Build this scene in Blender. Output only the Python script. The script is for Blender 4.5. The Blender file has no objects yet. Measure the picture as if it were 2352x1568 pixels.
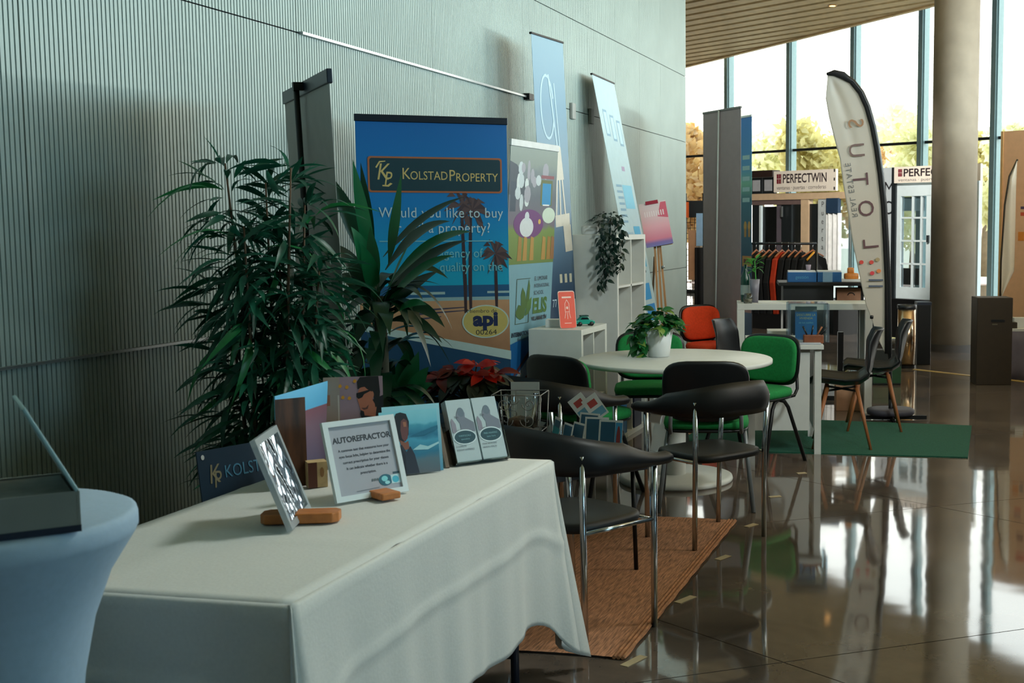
import bpy, bmesh, math, random
from mathutils import Vector, Matrix
random.seed(7)
SC = bpy.context.scene
COL = SC.collection
PI = math.pi
# ---------------------------------------------------------------- camera
H = 1.54; FPX = 2850.0; CX = 1670.0; CY = 784.0
YAW = math.radians(11.31); PITCH = math.atan((784 - 515) / FPX)
F0 = Vector((-math.sin(YAW), math.cos(YAW), 0)); RT = Vector((math.cos(YAW), math.sin(YAW), 0)); UZ = Vector((0, 0, 1))
FW = F0 * math.cos(PITCH) - UZ * math.sin(PITCH); UP = F0 * math.sin(PITCH) + UZ * math.cos(PITCH)
CAM = Vector((0, 0, H))
cam = bpy.data.cameras.new('camera'); co = bpy.data.objects.new('camera', cam); COL.objects.link(co)
cam.sensor_width = 36; cam.sensor_fit = 'HORIZONTAL'; cam.lens = FPX / 2352 * 36
cam.shift_x = -(CX - 1176) / 2352; cam.clip_start = .05; cam.clip_end = 300
rm = Matrix((RT, UP, -FW)).transposed().to_4x4(); rm.translation = CAM; co.matrix_world = rm
SC.camera = co
cam.dof.use_dof = True; cam.dof.focus_distance = 6.3; cam.dof.aperture_fstop = 8.0
# ---------------------------------------------------------------- view, sky
SC.view_settings.view_transform = 'Standard'; SC.view_settings.look = 'None'
SC.view_settings.exposure = 0.0; SC.view_settings.gamma = 1.0; SC.view_settings.use_curve_mapping = False
SC.cycles.use_denoising = True
SC.cycles.max_bounces = 8; SC.cycles.transparent_max_bounces = 16; SC.cycles.diffuse_bounces = 4
SC.cycles.caustics_reflective = False; SC.cycles.caustics_refractive = False; SC.cycles.sample_clamp_indirect = 4
w = bpy.data.worlds.new('sky'); SC.world = w; w.use_nodes = True
nt = w.node_tree; bg = nt.nodes['Background']
tc = nt.nodes.new('ShaderNodeTexCoord'); sx = nt.nodes.new('ShaderNodeSeparateXYZ'); rp = nt.nodes.new('ShaderNodeValToRGB')
nt.links.new(tc.outputs['Generated'], sx.inputs[0]); nt.links.new(sx.outputs['Z'], rp.inputs[0]); nt.links.new(rp.outputs[0], bg.inputs[0])
rp.color_ramp.elements[0].position = 0.0; rp.color_ramp.elements[0].color = (1.0, .965, .85, 1)
rp.color_ramp.elements[1].position = 0.75; rp.color_ramp.elements[1].color = (.72, .9, 1.0, 1)
bg.inputs[1].default_value = 4.0
# broad cool daylight falling in through the side glazing on the right
al = bpy.data.lights.new('side_daylight', 'AREA'); ao = bpy.data.objects.new('side_daylight', al); COL.objects.link(ao)
al.shape = 'RECTANGLE'; al.size = 11; al.size_y = 1.7; al.energy = 780; al.color = (.42, .80, 1.0)
ao.location = (8.9, 4.4, 3.0); ao.rotation_euler = (0, math.radians(90), 0); ao.rotation_euler = Vector((-1, 0, 0)).to_track_quat('-Z', 'Y').to_euler()
# added area lamp boosting the facade's daylight on the far ribbed wall
al2 = bpy.data.lights.new('facade_boost', 'AREA'); ao2 = bpy.data.objects.new('facade_boost', al2); COL.objects.link(ao2)
al2.shape = 'RECTANGLE'; al2.size = 5; al2.size_y = 1.8; al2.energy = 230; al2.color = (.86, .98, .95)
ao2.location = (5.6, 10.6, 2.75); ao2.rotation_euler = Vector((-.78, -.6, -.12)).to_track_quat('-Z', 'Y').to_euler()
# added strip lamp above the unseen screens, brightens the far end of the wall
al5 = bpy.data.lights.new('far_wall_fill', 'AREA'); ao5 = bpy.data.objects.new('far_wall_fill', al5); COL.objects.link(ao5)
al5.shape = 'RECTANGLE'; al5.size = 2.4; al5.size_y = .3; al5.energy = 330; al5.color = (.9, 1.0, .96)
ao5.location = (3.6, 12.0, 2.52); ao5.rotation_euler = Vector((-1, 0, .08)).to_track_quat('-Z', 'Y').to_euler()
# added fill lamp off to the right, brightens surfaces that face the camera
al3 = bpy.data.lights.new('hall_fill', 'AREA'); ao3 = bpy.data.objects.new('hall_fill', al3); COL.objects.link(ao3)
al3.shape = 'DISK'; al3.size = 1.6; al3.energy = 200; al3.color = (1.0, .95, .88)
ao3.location = (4.3, 6.3, 3.7); ao3.rotation_euler = Vector((-.50, .84, -.2)).to_track_quat('-Z', 'Y').to_euler()
# added spot lamps with no fixture: window-maker's stand, booth panel, clothed table, wall stands
def spot(nm, loc, aim, en, size, blend, col, rad=.12):
    l = bpy.data.lights.new(nm, 'SPOT'); o = bpy.data.objects.new(nm, l); COL.objects.link(o); l.energy = en; l.spot_size = math.radians(size); l.spot_blend = blend
    l.color = col; l.shadow_soft_size = rad; o.location = loc; o.rotation_euler = (Vector(aim) - Vector(loc)).to_track_quat('-Z', 'Y').to_euler(); return l
s1 = spot('stand_fill', (-1.0, 12.0, 3.92), (-2.2, 17.3, 1.5), 1250, 44, .5, (1, .93, .84))
s4 = spot('booth_fill', (.2, 11.0, 5.6), (.95, 13.5, 1.3), 700, 36, .5, (1, .86, .66))  # added warm lamp in place of sunlight on the peach panel
s2 = spot('table_fill', (.2, 4.6, 3.92), (-1.72, 3.15, .75), 270, 50, .8, (.90, 1, .96), .3)
s3 = spot('aisle_fill', (1.4, 4.0, 3.92), (-2.1, 9.2, .8), 440, 56, .8, (.88, 1, .97), .3)
# low hazy sun far outside, over the trees beyond the glass
sl = bpy.data.lights.new('sun', 'SUN'); so = bpy.data.objects.new('sun', sl); COL.objects.link(so)
sl.energy = 1.2; sl.color = (1, .86, .66); sl.angle = math.radians(3)
so.rotation_euler = Vector((.35, -.62, -.72)).to_track_quat('-Z', 'Y').to_euler()


# ---------------------------------------------------------------- helpers
def at(x, y, d):
    r = FW + RT * ((x - CX) / FPX) + UP * ((CY - y) / FPX)
    return CAM + r * (d / r.dot(F0))
def fl(x, y, h=0.0):
    r = FW + RT * ((x - CX) / FPX) + UP * ((CY - y) / FPX)
    return CAM + r * ((h - H) / r.z)
def lin(c):
    return tuple((v / 255 / 12.92 if v / 255 <= .04045 else ((v / 255 + .055) / 1.055) ** 2.4) for v in c)
MC = {}
def pm(name, c, rough=.55, metal=0.0, var=.08, scale=14, bump=0.0, spec=.5, coat=0.0, trans=0.0, stretch=None):
    if name in MC: return MC[name]
    m = bpy.data.materials.new(name); m.use_nodes = True; t = m.node_tree; b = t.nodes['Principled BSDF']
    L = lin(c)
    b.inputs['Roughness'].default_value = rough; b.inputs['Metallic'].default_value = metal
    b.inputs['Specular IOR Level'].default_value = spec; b.inputs['Coat Weight'].default_value = coat
    if trans: b.inputs['Transmission Weight'].default_value = trans
    cd = t.nodes.new('ShaderNodeTexCoord'); no = t.nodes.new('ShaderNodeTexNoise')
    no.inputs['Scale'].default_value = scale; no.inputs['Detail'].default_value = 4
    if stretch:
        mp = t.nodes.new('ShaderNodeMapping'); mp.inputs['Scale'].default_value = stretch
        t.links.new(cd.outputs['Object'], mp.inputs[0]); t.links.new(mp.outputs[0], no.inputs['Vector'])
    else:
        t.links.new(cd.outputs['Object'], no.inputs['Vector'])
    r = t.nodes.new('ShaderNodeValToRGB'); e = r.color_ramp.elements
    e[0].position = .3; e[1].position = .7
    e[0].color = tuple(max(0, v * (1 - var)) for v in L) + (1,); e[1].color = tuple(min(1, v * (1 + var)) for v in L) + (1,)
    t.links.new(no.outputs['Fac'], r.inputs[0]); t.links.new(r.outputs[0], b.inputs['Base Color'])
    if bump:
        bp = t.nodes.new('ShaderNodeBump'); bp.inputs['Strength'].default_value = bump; bp.inputs['Distance'].default_value = .01
        t.links.new(no.outputs['Fac'], bp.inputs['Height']); t.links.new(bp.outputs[0], b.inputs['Normal'])
    MC[name] = m; return m
def ink(c, rough=.5):
    return pm('ink_%d_%d_%d' % tuple(c), c, rough, 0, .03, 40)
def clear(name, tint=(1, 1, 1), gloss=.08, rough=.02, body=0.0, bodyc=(1, 1, 1)):
    if name in MC: return MC[name]
    m = bpy.data.materials.new(name); m.use_nodes = True; t = m.node_tree; t.nodes.remove(t.nodes['Principled BSDF'])
    out = t.nodes['Material Output']; tr = t.nodes.new('ShaderNodeBsdfTransparent'); gl = t.nodes.new('ShaderNodeBsdfGlossy')
    tr.inputs[0].default_value = tuple(tint) + (1,); gl.inputs['Roughness'].default_value = rough
    fr = t.nodes.new('ShaderNodeFresnel'); fr.inputs[0].default_value = 1.45
    mu = t.nodes.new('ShaderNodeMath'); mu.operation = 'ADD'; mu.inputs[1].default_value = gloss; mu.use_clamp = True
    mx = t.nodes.new('ShaderNodeMixShader'); t.links.new(fr.outputs[0], mu.inputs[0]); t.links.new(mu.outputs[0], mx.inputs[0])
    t.links.new(tr.outputs[0], mx.inputs[1]); t.links.new(gl.outputs[0], mx.inputs[2]); last = mx
    if body:
        df = t.nodes.new('ShaderNodeBsdfDiffuse'); df.inputs[0].default_value = tuple(bodyc) + (1,)
        m2 = t.nodes.new('ShaderNodeMixShader'); m2.inputs[0].default_value = body
        t.links.new(mx.outputs[0], m2.inputs[1]); t.links.new(df.outputs[0], m2.inputs[2]); last = m2
    t.links.new(last.outputs[0], out.inputs[0]); MC[name] = m; return m
def leafmat(name, c, tl=.35, var=.25, scale=9, rough=.4):
    if name in MC: return MC[name]
    m = pm(name, c, rough, 0, var, scale); t = m.node_tree; b = t.nodes['Principled BSDF']; out = t.nodes['Material Output']
    td = t.nodes.new('ShaderNodeBsdfTranslucent'); td.inputs[0].default_value = tuple(min(1, v * 1.5) for v in lin(c)) + (1,)
    mx = t.nodes.new('ShaderNodeMixShader'); mx.inputs[0].default_value = tl
    t.links.new(b.outputs[0], mx.inputs[1]); t.links.new(td.outputs[0], mx.inputs[2]); t.links.new(mx.outputs[0], out.inputs[0]); return m

class MB:
    def __init__(s): s.v = []; s.f = []; s.mi = []; s.sm = []; s.m = 0; s.M = None
    def _v(s, p):
        p = Vector(p)
        if s.M is not None: p = s.M @ p
        s.v.append(tuple(p)); return len(s.v) - 1
    def face(s, ids, smooth=False): s.f.append(tuple(ids)); s.mi.append(s.m); s.sm.append(smooth)
    def quad(s, *ps): s.face([s._v(p) for p in ps]); return s
    def box(s, c, d, rz=0, R=None):
        R = R or Matrix.Rotation(rz, 3, 'Z'); c = Vector(c); b = len(s.v)
        for z in (-1, 1):
            for y in (-1, 1):
                for x in (-1, 1): s._v(c + R @ Vector((x * d[0] / 2, y * d[1] / 2, z * d[2] / 2)))
        for q in ((0, 2, 3, 1), (4, 5, 7, 6), (0, 1, 5, 4), (2, 6, 7, 3), (0, 4, 6, 2), (1, 3, 7, 5)): s.face([b + i for i in q])
        return s
    def beam(s, a, b, w1, w2, side=None):
        a = Vector(a); b = Vector(b); d = (b - a); L = d.length; d.normalize()
        sd = Vector(side) if side else (Vector((0, 0, 1)) if abs(d.z) < .9 else Vector((1, 0, 0)))
        x = (sd - d * sd.dot(d)).normalized(); y = d.cross(x)
        return s.box((a + b) / 2, (w1, w2, L), R=Matrix((x, y, d)).transposed())
    def tube(s, pts, r, n=8, caps=True, closed=False):
        P = [Vector(p) for p in pts]; N = len(P); rs = r if isinstance(r, (list, tuple)) else [r] * N
        b0 = len(s.v); t0 = None
        for i in range(N):
            if closed: t = P[(i + 1) % N] - P[i - 1]
            else: t = P[min(i + 1, N - 1)] - P[max(i - 1, 0)]
            t.normalize()
            if t0 is None:
                a = Vector((0, 0, 1)) if abs(t.z) < .9 else Vector((1, 0, 0)); x = (a - t * a.dot(t)).normalized()
            else:
                x = x - t * x.dot(t); x.normalize()
            t0 = t; y = t.cross(x)
            for k in range(n):
                a = 2 * PI * k / n; s._v(P[i] + (x * math.cos(a) + y * math.sin(a)) * rs[i])
        for i in range(N if closed else N - 1):
            j = (i + 1) % N
            for k in range(n):
                k2 = (k + 1) % n; s.face((b0 + i * n + k, b0 + i * n + k2, b0 + j * n + k2, b0 + j * n + k), True)
        if caps and not closed:
            s.face([b0 + k for k in range(n)][::-1]); s.face([b0 + (N - 1) * n + k for k in range(n)])
        return s
    def lathe(s, prof, n=24, c=(0, 0, 0), smooth=True, caps=True):
        b0 = len(s.v); c = Vector(c)
        for r, z in prof:
            for k in range(n): s._v(c + Vector((r * math.cos(2 * PI * k / n), r * math.sin(2 * PI * k / n), z)))
        for i in range(len(prof) - 1):
            for k in range(n):
                k2 = (k + 1) % n; s.face((b0 + i * n + k, b0 + i * n + k2, b0 + (i + 1) * n + k2, b0 + (i + 1) * n + k), smooth)
        if caps:
            if prof[0][0] > 1e-4: s.face([b0 + k for k in range(n)][::-1])
            if prof[-1][0] > 1e-4: s.face([b0 + (len(prof) - 1) * n + k for k in range(n)])
        return s
    def prism(s, poly, h, axis='z', o=0.0):
        m = {'z': lambda a, b, c: (a, b, c), 'y': lambda a, b, c: (a, c, b), 'x': lambda a, b, c: (c, a, b)}[axis]
        n = len(poly); b0 = len(s.v)
        for hh in (o, o + h):
            for a, b in poly: s._v(m(a, b, hh))
        s.face([b0 + k for k in range(n)][::-1]); s.face([b0 + n + k for k in range(n)])
        for k in range(n): s.face((b0 + k, b0 + (k + 1) % n, b0 + n + (k + 1) % n, b0 + n + k))
        return s
    def grid(s, fn, nu, nv, smooth=True, wrap=False):
        b0 = len(s.v)
        for i in range(nu + (0 if wrap else 1)):
            for j in range(nv + 1): s._v(fn(i / nu, j / nv))
        k = nv + 1
        for i in range(nu):
            i2 = (i + 1) % nu if wrap else i + 1
            for j in range(nv): s.face((b0 + i * k + j, b0 + i2 * k + j, b0 + i2 * k + j + 1, b0 + i * k + j + 1), smooth)
        return s
    def leaf(s, a, mid, b, w, up=(0, 0, 1), n=6, fold=.18, tipw=0.0, peak=.4):
        a, mid, b, up = Vector(a), Vector(mid), Vector(b), Vector(up); b0 = len(s.v)
        for i in range(n + 1):
            t = i / n; p = a * (1 - t) ** 2 + mid * 2 * t * (1 - t) + b * t * t
            d = ((mid - a) * (1 - t) + (b - mid) * t).normalized(); sd = d.cross(up)
            if sd.length < 1e-3: sd = d.cross(Vector((1, 0, 0)))
            sd.normalize(); nn = sd.cross(d)
            ww = w / 2 * (math.sin(PI * min(1, t / (2 * peak))) if t < peak else max(tipw, math.cos((t - peak) / (1 - peak) * PI / 2)))
            ww = max(ww, w * .04 if i == 0 else 0)
            s._v(p - sd * ww + nn * ww * fold); s._v(p); s._v(p + sd * ww + nn * ww * fold)
        for i in range(n):
            q = b0 + i * 3
            s.face((q, q + 1, q + 4, q + 3), True); s.face((q + 1, q + 2, q + 5, q + 4), True)
        return s
    def mesh(s, name, mats):
        me = bpy.data.meshes.new(name); me.from_pydata(s.v, [], s.f)
        for m in (mats if isinstance(mats, (list, tuple)) else [mats]): me.materials.append(m)
        me.polygons.foreach_set('material_index', s.mi); me.polygons.foreach_set('use_smooth', s.sm); me.update(); return me
def link(name, me, parent=None, M=None, bev=0, solid=0, sub=0):
    o = bpy.data.objects.new(name, me); COL.objects.link(o)
    if parent: o.parent = parent
    if M is not None: o.matrix_local = M
    if bev:
        b = o.modifiers.new('bevel', 'BEVEL'); b.width = bev; b.segments = 2; b.limit_method = 'ANGLE'
    if solid:
        b = o.modifiers.new('solid', 'SOLIDIFY'); b.thickness = solid; b.offset = 0
    if sub:
        b = o.modifiers.new('sub', 'SUBSURF'); b.levels = sub; b.render_levels = sub
    return o
def part(name, mb, mats, parent=None, **k): return link(name, mb.mesh(name, mats), parent, **k)
def tag(o, label=None, cat=None, group=None, kind=None):
    if label: o['label'] = label
    if cat: o['category'] = cat
    if group: o['group'] = group
    if kind: o['kind'] = kind
    return o
def thing(name, label, cat, loc=(0, 0, 0), rz=0, group=None, M=None, kind=None):
    o = bpy.data.objects.new(name, None); COL.objects.link(o); o.empty_display_size = .1
    if M is not None: o.matrix_world = M
    else: o.location = loc; o.rotation_euler = (0, 0, rz)
    return tag(o, label, cat, group, kind)
def dup(root, loc=None, rz=None, label=None, M=None):
    def cp(o, p):
        c = o.copy(); COL.objects.link(c); c.parent = p
        for k in list(o.children): cp(k, c)
        return c
    r = cp(root, None)
    if M is not None: r.matrix_world = M
    else: r.location = loc; r.rotation_euler = (0, 0, rz)
    if label: r['label'] = label
    return r
def T(x, y, z): return Matrix.Translation((x, y, z))
def RZ(a): return Matrix.Rotation(a, 4, 'Z')
def plane(BL, BR, lean=0.0):
    """upright sheet: origin mid bottom, x along the bottom, z up the sheet, facing -y; lean = radians tipped away from its face"""
    BL, BR = Vector(BL), Vector(BR); ex = BR - BL; ex.z = 0; ex.normalize(); n = ex.cross(UZ)
    ez = UZ * math.cos(lean) - n * math.sin(lean); ey = ez.cross(ex)
    M = Matrix((ex, ey, ez)).transposed().to_4x4(); M.translation = (BL + BR) / 2; return M
def face_rz(dx, dy): return math.atan2(dy, dx) - PI / 2   # turns local +y to (dx,dy)

class Print:
    """flat print on a sheet: x 0..w, z 0..h, facing -y"""
    def __init__(s, x0=0, y0=0.0, z0=0): s.mb = MB(); s.mats = []; s.k = 0; s.ts = 1.0; s.o = (x0, y0, z0)
    def _m(s, c):
        m = c if isinstance(c, bpy.types.Material) else ink(c)
        if m not in s.mats: s.mats.append(m)
        s.mb.m = s.mats.index(m); s.k += 1
    def _p(s, u, v): return (s.o[0] + u, s.o[1] - .0006 - s.k * .00003, s.o[2] + v)
    def poly(s, pts, c): s._m(c); s.mb.face([s.mb._v(s._p(u, v)) for u, v in pts]); return s
    def rect(s, a, b, c, d, col): return s.poly([(a, b), (c, b), (c, d), (a, d)], col)
    def ell(s, u, v, a, b, col, n=28, a0=0, a1=2 * PI):
        return s.poly([(u + a * math.cos(a0 + (a1 - a0) * i / n), v + b * math.sin(a0 + (a1 - a0) * i / n)) for i in range(n)], col)
    def line(s, a, b, wd, col):
        a, b = Vector(a), Vector(b); d = (b - a).normalized(); n = Vector((-d.y, d.x)) * wd / 2
        return s.poly([tuple(a - n), tuple(b - n), tuple(b + n), tuple(a + n)], col)
    def text(s, st, u, v, size, col, align='LEFT', sx=1.0, shear=0, ox=0.0, X=(1, 0), Y=(0, 1), space=1.0):
        cu = bpy.data.curves.new('t', 'FONT'); cu.body = st; cu.size = size * s.ts; cu.align_x = align; cu.shear = shear
        cu.resolution_u = 3; cu.offset = ox; cu.space_character = space
        ob = bpy.data.objects.new('t', cu); me = bpy.data.meshes.new_from_object(ob)
        s._m(col); b0 = len(s.mb.v)
        for q in me.vertices:
            a, b = q.co.x * sx, q.co.y
            s.mb._v(s._p(u + a * X[0] + b * Y[0], v + a * X[1] + b * Y[1]))
        for p in me.polygons: s.mb.face([b0 + i for i in p.vertices])
        bpy.data.objects.remove(ob); bpy.data.curves.remove(cu); bpy.data.meshes.remove(me); return s
    def done(s, parent, name='print'): return part(name, s.mb, s.mats, parent)
def grad(name, stops, z0, z1, axis='Z', rough=.5, mottle=0.0):
    """printed colour gradient along an object axis"""
    if name in MC: return MC[name]
    m = bpy.data.materials.new(name); m.use_nodes = True; t = m.node_tree; b = t.nodes['Principled BSDF']; b.inputs['Roughness'].default_value = rough
    cd = t.nodes.new('ShaderNodeTexCoord'); sp = t.nodes.new('ShaderNodeSeparateXYZ'); mr = t.nodes.new('ShaderNodeMapRange'); r = t.nodes.new('ShaderNodeValToRGB')
    t.links.new(cd.outputs['Object'], sp.inputs[0]); t.links.new(sp.outputs[axis], mr.inputs[0]); mr.inputs[1].default_value = z0; mr.inputs[2].default_value = z1
    if mottle:
        no = t.nodes.new('ShaderNodeTexNoise'); no.inputs['Scale'].default_value = 12; no.inputs['Detail'].default_value = 5
        t.links.new(cd.outputs['Object'], no.inputs['Vector']); ad = t.nodes.new('ShaderNodeMath'); ad.operation = 'MULTIPLY_ADD'
        ad.inputs[1].default_value = mottle; t.links.new(no.outputs['Fac'], ad.inputs[0]); t.links.new(mr.outputs[0], ad.inputs[2])
        sb = t.nodes.new('ShaderNodeMath'); sb.operation = 'SUBTRACT'; sb.inputs[1].default_value = mottle / 2; t.links.new(ad.outputs[0], sb.inputs[0]); t.links.new(sb.outputs[0], r.inputs[0])
    else: t.links.new(mr.outputs[0], r.inputs[0])
    while len(r.color_ramp.elements) < len(stops): r.color_ramp.elements.new(.5)
    for e, (p, c) in zip(r.color_ramp.elements, stops): e.position = p; e.color = lin(c) + (1,)
    t.links.new(r.outputs[0], b.inputs['Base Color']); MC[name] = m; return m

# ---------------------------------------------------------------- common materials
CHROME = pm('chrome', (190, 195, 200), .18, 1.0, .04); DARKMETAL = pm('dark_steel', (70, 72, 76), .35, .9, .06)
BLACKP = pm('black_plastic', (13, 15, 18), .38, 0, .1); BLACKM = pm('black_metal', (16, 17, 19), .45, .3, .1)
WHITEL = pm('white_laminate', (205, 208, 204), .45, 0, .03); WOOD = pm('pine_wood', (170, 112, 58), .55, 0, .2, 8, stretch=(1, 1, 12))
BEECH = pm('beech_wood', (150, 92, 52), .5, 0, .18, 8, stretch=(10, 10, 1)); ALU = pm('aluminium', (175, 180, 182), .35, .85, .04)
PAPER = pm('white_paper', (215, 218, 218), .7, 0, .03); SOIL = pm('soil', (38, 30, 24), .95, 0, .3, 60)
TAPE = pm('masking_tape', (176, 160, 128), .7, 0, .1); GREYLEG = pm('grey_painted_steel', (118, 124, 128), .4, .3, .05)

# ================================================================= THE SETTING
WX = -3.15; WEND = 13.47
# ---- floor: polished concrete slabs with saw-cut joints
def floor_mat():
    m = bpy.data.materials.new('polished_concrete'); m.use_nodes = True; t = m.node_tree; b = t.nodes['Principled BSDF']
    g = t.nodes.new('ShaderNodeNewGeometry')
    n1 = t.nodes.new('ShaderNodeTexNoise'); n1.inputs['Scale'].default_value = 1.6; n1.inputs['Detail'].default_value = 8; n1.inputs['Roughness'].default_value = .65
    n2 = t.nodes.new('ShaderNodeTexNoise'); n2.inputs['Scale'].default_value = 22; n2.inputs['Detail'].default_value = 3
    for n in (n1, n2): t.links.new(g.outputs['Position'], n.inputs['Vector'])
    r = t.nodes.new('ShaderNodeValToRGB'); r.color_ramp.elements[0].position = .3; r.color_ramp.elements[0].color = lin((72, 65, 61)) + (1,)
    r.color_ramp.elements[1].position = .72; r.color_ramp.elements[1].color = lin((116, 103, 92)) + (1,)
    t.links.new(n1.outputs['Fac'], r.inputs[0]); t.links.new(r.outputs[0], b.inputs['Base Color'])
    mr = t.nodes.new('ShaderNodeMapRange'); mr.inputs[3].default_value = .02; mr.inputs[4].default_value = .09
    t.links.new(n1.outputs['Fac'], mr.inputs[0]); t.links.new(mr.outputs[0], b.inputs['Roughness'])
    n3 = t.nodes.new('ShaderNodeTexNoise'); n3.inputs['Scale'].default_value = 2.2; n3.inputs['Detail'].default_value = 2; t.links.new(g.outputs['Position'], n3.inputs['Vector'])
    bp = t.nodes.new('ShaderNodeBump'); bp.inputs['Strength'].default_value = .05; bp.inputs['Distance'].default_value = .02
    t.links.new(n3.outputs['Fac'], bp.inputs['Height']); t.links.new(bp.outputs[0], b.inputs['Normal'])
    b.inputs['IOR'].default_value = 1.75; b.inputs['Specular IOR Level'].default_value = .6
    return m
FM = floor_mat(); JM = pm('joint_filler', (150, 122, 112), .8)
floor = thing('floor', 'dark polished concrete floor cut into slanting slabs', 'floor', kind='structure')
part('floor_bed', MB().box((0, 13, -.06), (32, 40, .11)), JM, floor)
da = Vector((math.cos(math.radians(-34)), math.sin(math.radians(-34)), 0)); db = Vector((math.cos(math.radians(32.5)), math.sin(math.radians(32.5)), 0))
org = Vector((-.64, 4.215, 0)); sa, sb_ = 2.1, 2.6; g = .003
slab = MB().prism([tuple((da * (i * (sa - g * 2) + g) + db * (j * (sb_ - g * 2) + g)).xy) for i, j in ((0, 0), (1, 0), (1, 1), (0, 1))], .005, 'z', -.005).mesh('floor_slab', FM)
for i in range(-14, 14):
    for j in range(-10, 14):
        p = org + da * sa * i + db * sb_ * j; c = p + da * sa / 2 + db * sb_ / 2
        if -13 < c.x < 11.5 and -5.5 < c.y < 31: link('floor_slab', slab, floor, T(*p))
# ---- left wall: ribbed metal panels
RIB = pm('ribbed_panel_paint', (158, 172, 167), .5, .15, .05, 3); SEAM = pm('panel_seam', (30, 34, 35), .7)
wl = thing('wall_left', 'ribbed grey metal panel wall along the left', 'wall', kind='structure')
part('wall_core', MB().box((WX - .17, (WEND - 4.2) / 2, 2.5), (.3, WEND + 4.2, 5.0)), SEAM, wl)
ys = [-4.06, -2.56, -1.06, .44, 1.94, 3.44, 4.44 + 1.0, 6.94, 8.44, 9.94, 10.74, 11.54, 12.34, WEND]
ys = [-4.06, -2.56, -1.06, .44, 1.94, 3.69, 5.44, 6.94, 8.44, 9.94, 10.74, 11.54, 12.34, WEND]
zs = [0.0, 1.065, 2.44, 3.15, 4.2, 5.0]
PC = {}
def panel_mesh(wd, ht):
    k = (round(wd, 2), round(ht, 2))
    if k in PC: return PC[k]
    mb = MB(); n = int(wd / .0225); p = wd / n; gap = .003; prof = [(gap, 0.0)]
    for i in range(n):
        y0 = i * p
        prof += [(max(gap, y0 + p * .08), .009), (y0 + p * .78, .009), (y0 + p * .86, .0), (min(wd - gap, y0 + p), .0)]
    b = len(mb.v)
    for y, x in prof:
        mb._v((x, y, gap)); mb._v((x, y, ht - gap))
    for i in range(len(prof) - 1):
        q = b + 2 * i; mb.face((q, q + 2, q + 3, q + 1))
    PC[k] = mb.mesh('panel', RIB); return PC[k]
for a, b in zip(ys, ys[1:]):
    for c, d in zip(zs, zs[1:]):
        link('panel', panel_mesh(b - a, d - c), wl, T(WX - .015, a, c))
for nm, y, z in (('socket_plate', 9.5, 2.43), ('socket_plate', 9.98, 2.43)):
    part(nm, MB().box((WX + .008, y, z), (.024, .085, .125)), pm('switch_plate', (150, 152, 148), .5), wl, bev=.004)
tr = tag(part('trim_1', MB().box((WX + .005, 6.96, 2.44), (.022, 3.0, .013)), ALU), kind='structure')
tag(tr, 'thin metal cable rail along the ribbed wall', 'trim')
part('end_cap', MB().box((WX + .012, 8.49, 2.44), (.05, .09, .045)), BLACKM, tr)
tr = tag(part('trim_2', MB().box((WX + .002, 3.9, 1.065), (.02, 1.9, .010)), ALU), 'pale joint strip low on the ribbed wall', 'trim', kind='structure')
# ---- glazed facade
K = 28.0 * 153; UW = 28.0 * 2571
def wplane(px, py, const):           # point on a vertical plane parallel to the facade
    return at(px, py, const / (px + 994))
P0 = wplane(1577, 400, UW); P1 = wplane(2352, 400, UW)
DW = (P1 - P0); DW.z = 0; DW.normalize(); NW = Vector((DW.y, -DW.x, 0))  # DW runs to the right, NW points into the hall
if NW.dot(F0) > 0: NW = -NW
TH = H + K / FPX
FRAME = pm('facade_metal', (150, 180, 184), .45, .3, .05); GLASS = clear('window_glass', (.97, .985, .98), .02)
TINT = clear('tinted_glass', (.62, .84, 1.0), .03)
FRD = pm('dark_gasket', (40, 42, 42), .6)
base = Vector((P0.x, P0.y, 0))
sm = [(wplane(x, 400, UW) - P0).xy.length for x in (1675, 1817, 1963, 2118, 2285)]
st = (sm[-1] - sm[0]) / 4
ms = [sm[0] - st * k for k in range(5, 0, -1)] + sm
while (base + DW * (ms[-1] + st)).x < 9.6: ms.append(ms[-1] + st)
aw = math.atan2(DW.y, DW.x)
MW = T(*base) @ RZ(aw)
win = thing('window_1', 'tall glazed facade with blue-grey mullions', 'window', M=MW, kind='structure')
HT = 7.2
mu = MB().box((0, 0, HT / 2), (.15, .15, HT)).box((0, -.08, HT / 2), (.10, .06, HT)).mesh('mullion', FRAME)
for x in ms:
    link('mullion', mu, win, T(x, 0, 0))
    part('gasket', MB().box((x - .083, -.02, HT / 2), (.016, .06, HT)), FRD, win)
for z, hh in ((.04, .08), (TH, .05), (HT - .04, .1)):
    part('transom', MB().box(((ms[0] + ms[-1]) / 2, 0, z), (ms[-1] - ms[0], .06, hh)), FRD, win)
for a, b in zip(ms, ms[1:]):
    for z0, z1 in ((.08, TH - .018), (TH + .018, HT - .09)):
        part('pane', MB().quad((a + .076, 0, z0), (b - .076, 0, z0), (b - .076, 0, z1), (a + .076, 0, z1)), GLASS, win)
XR = 9.2; q = base + DW * ms[-1]
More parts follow.
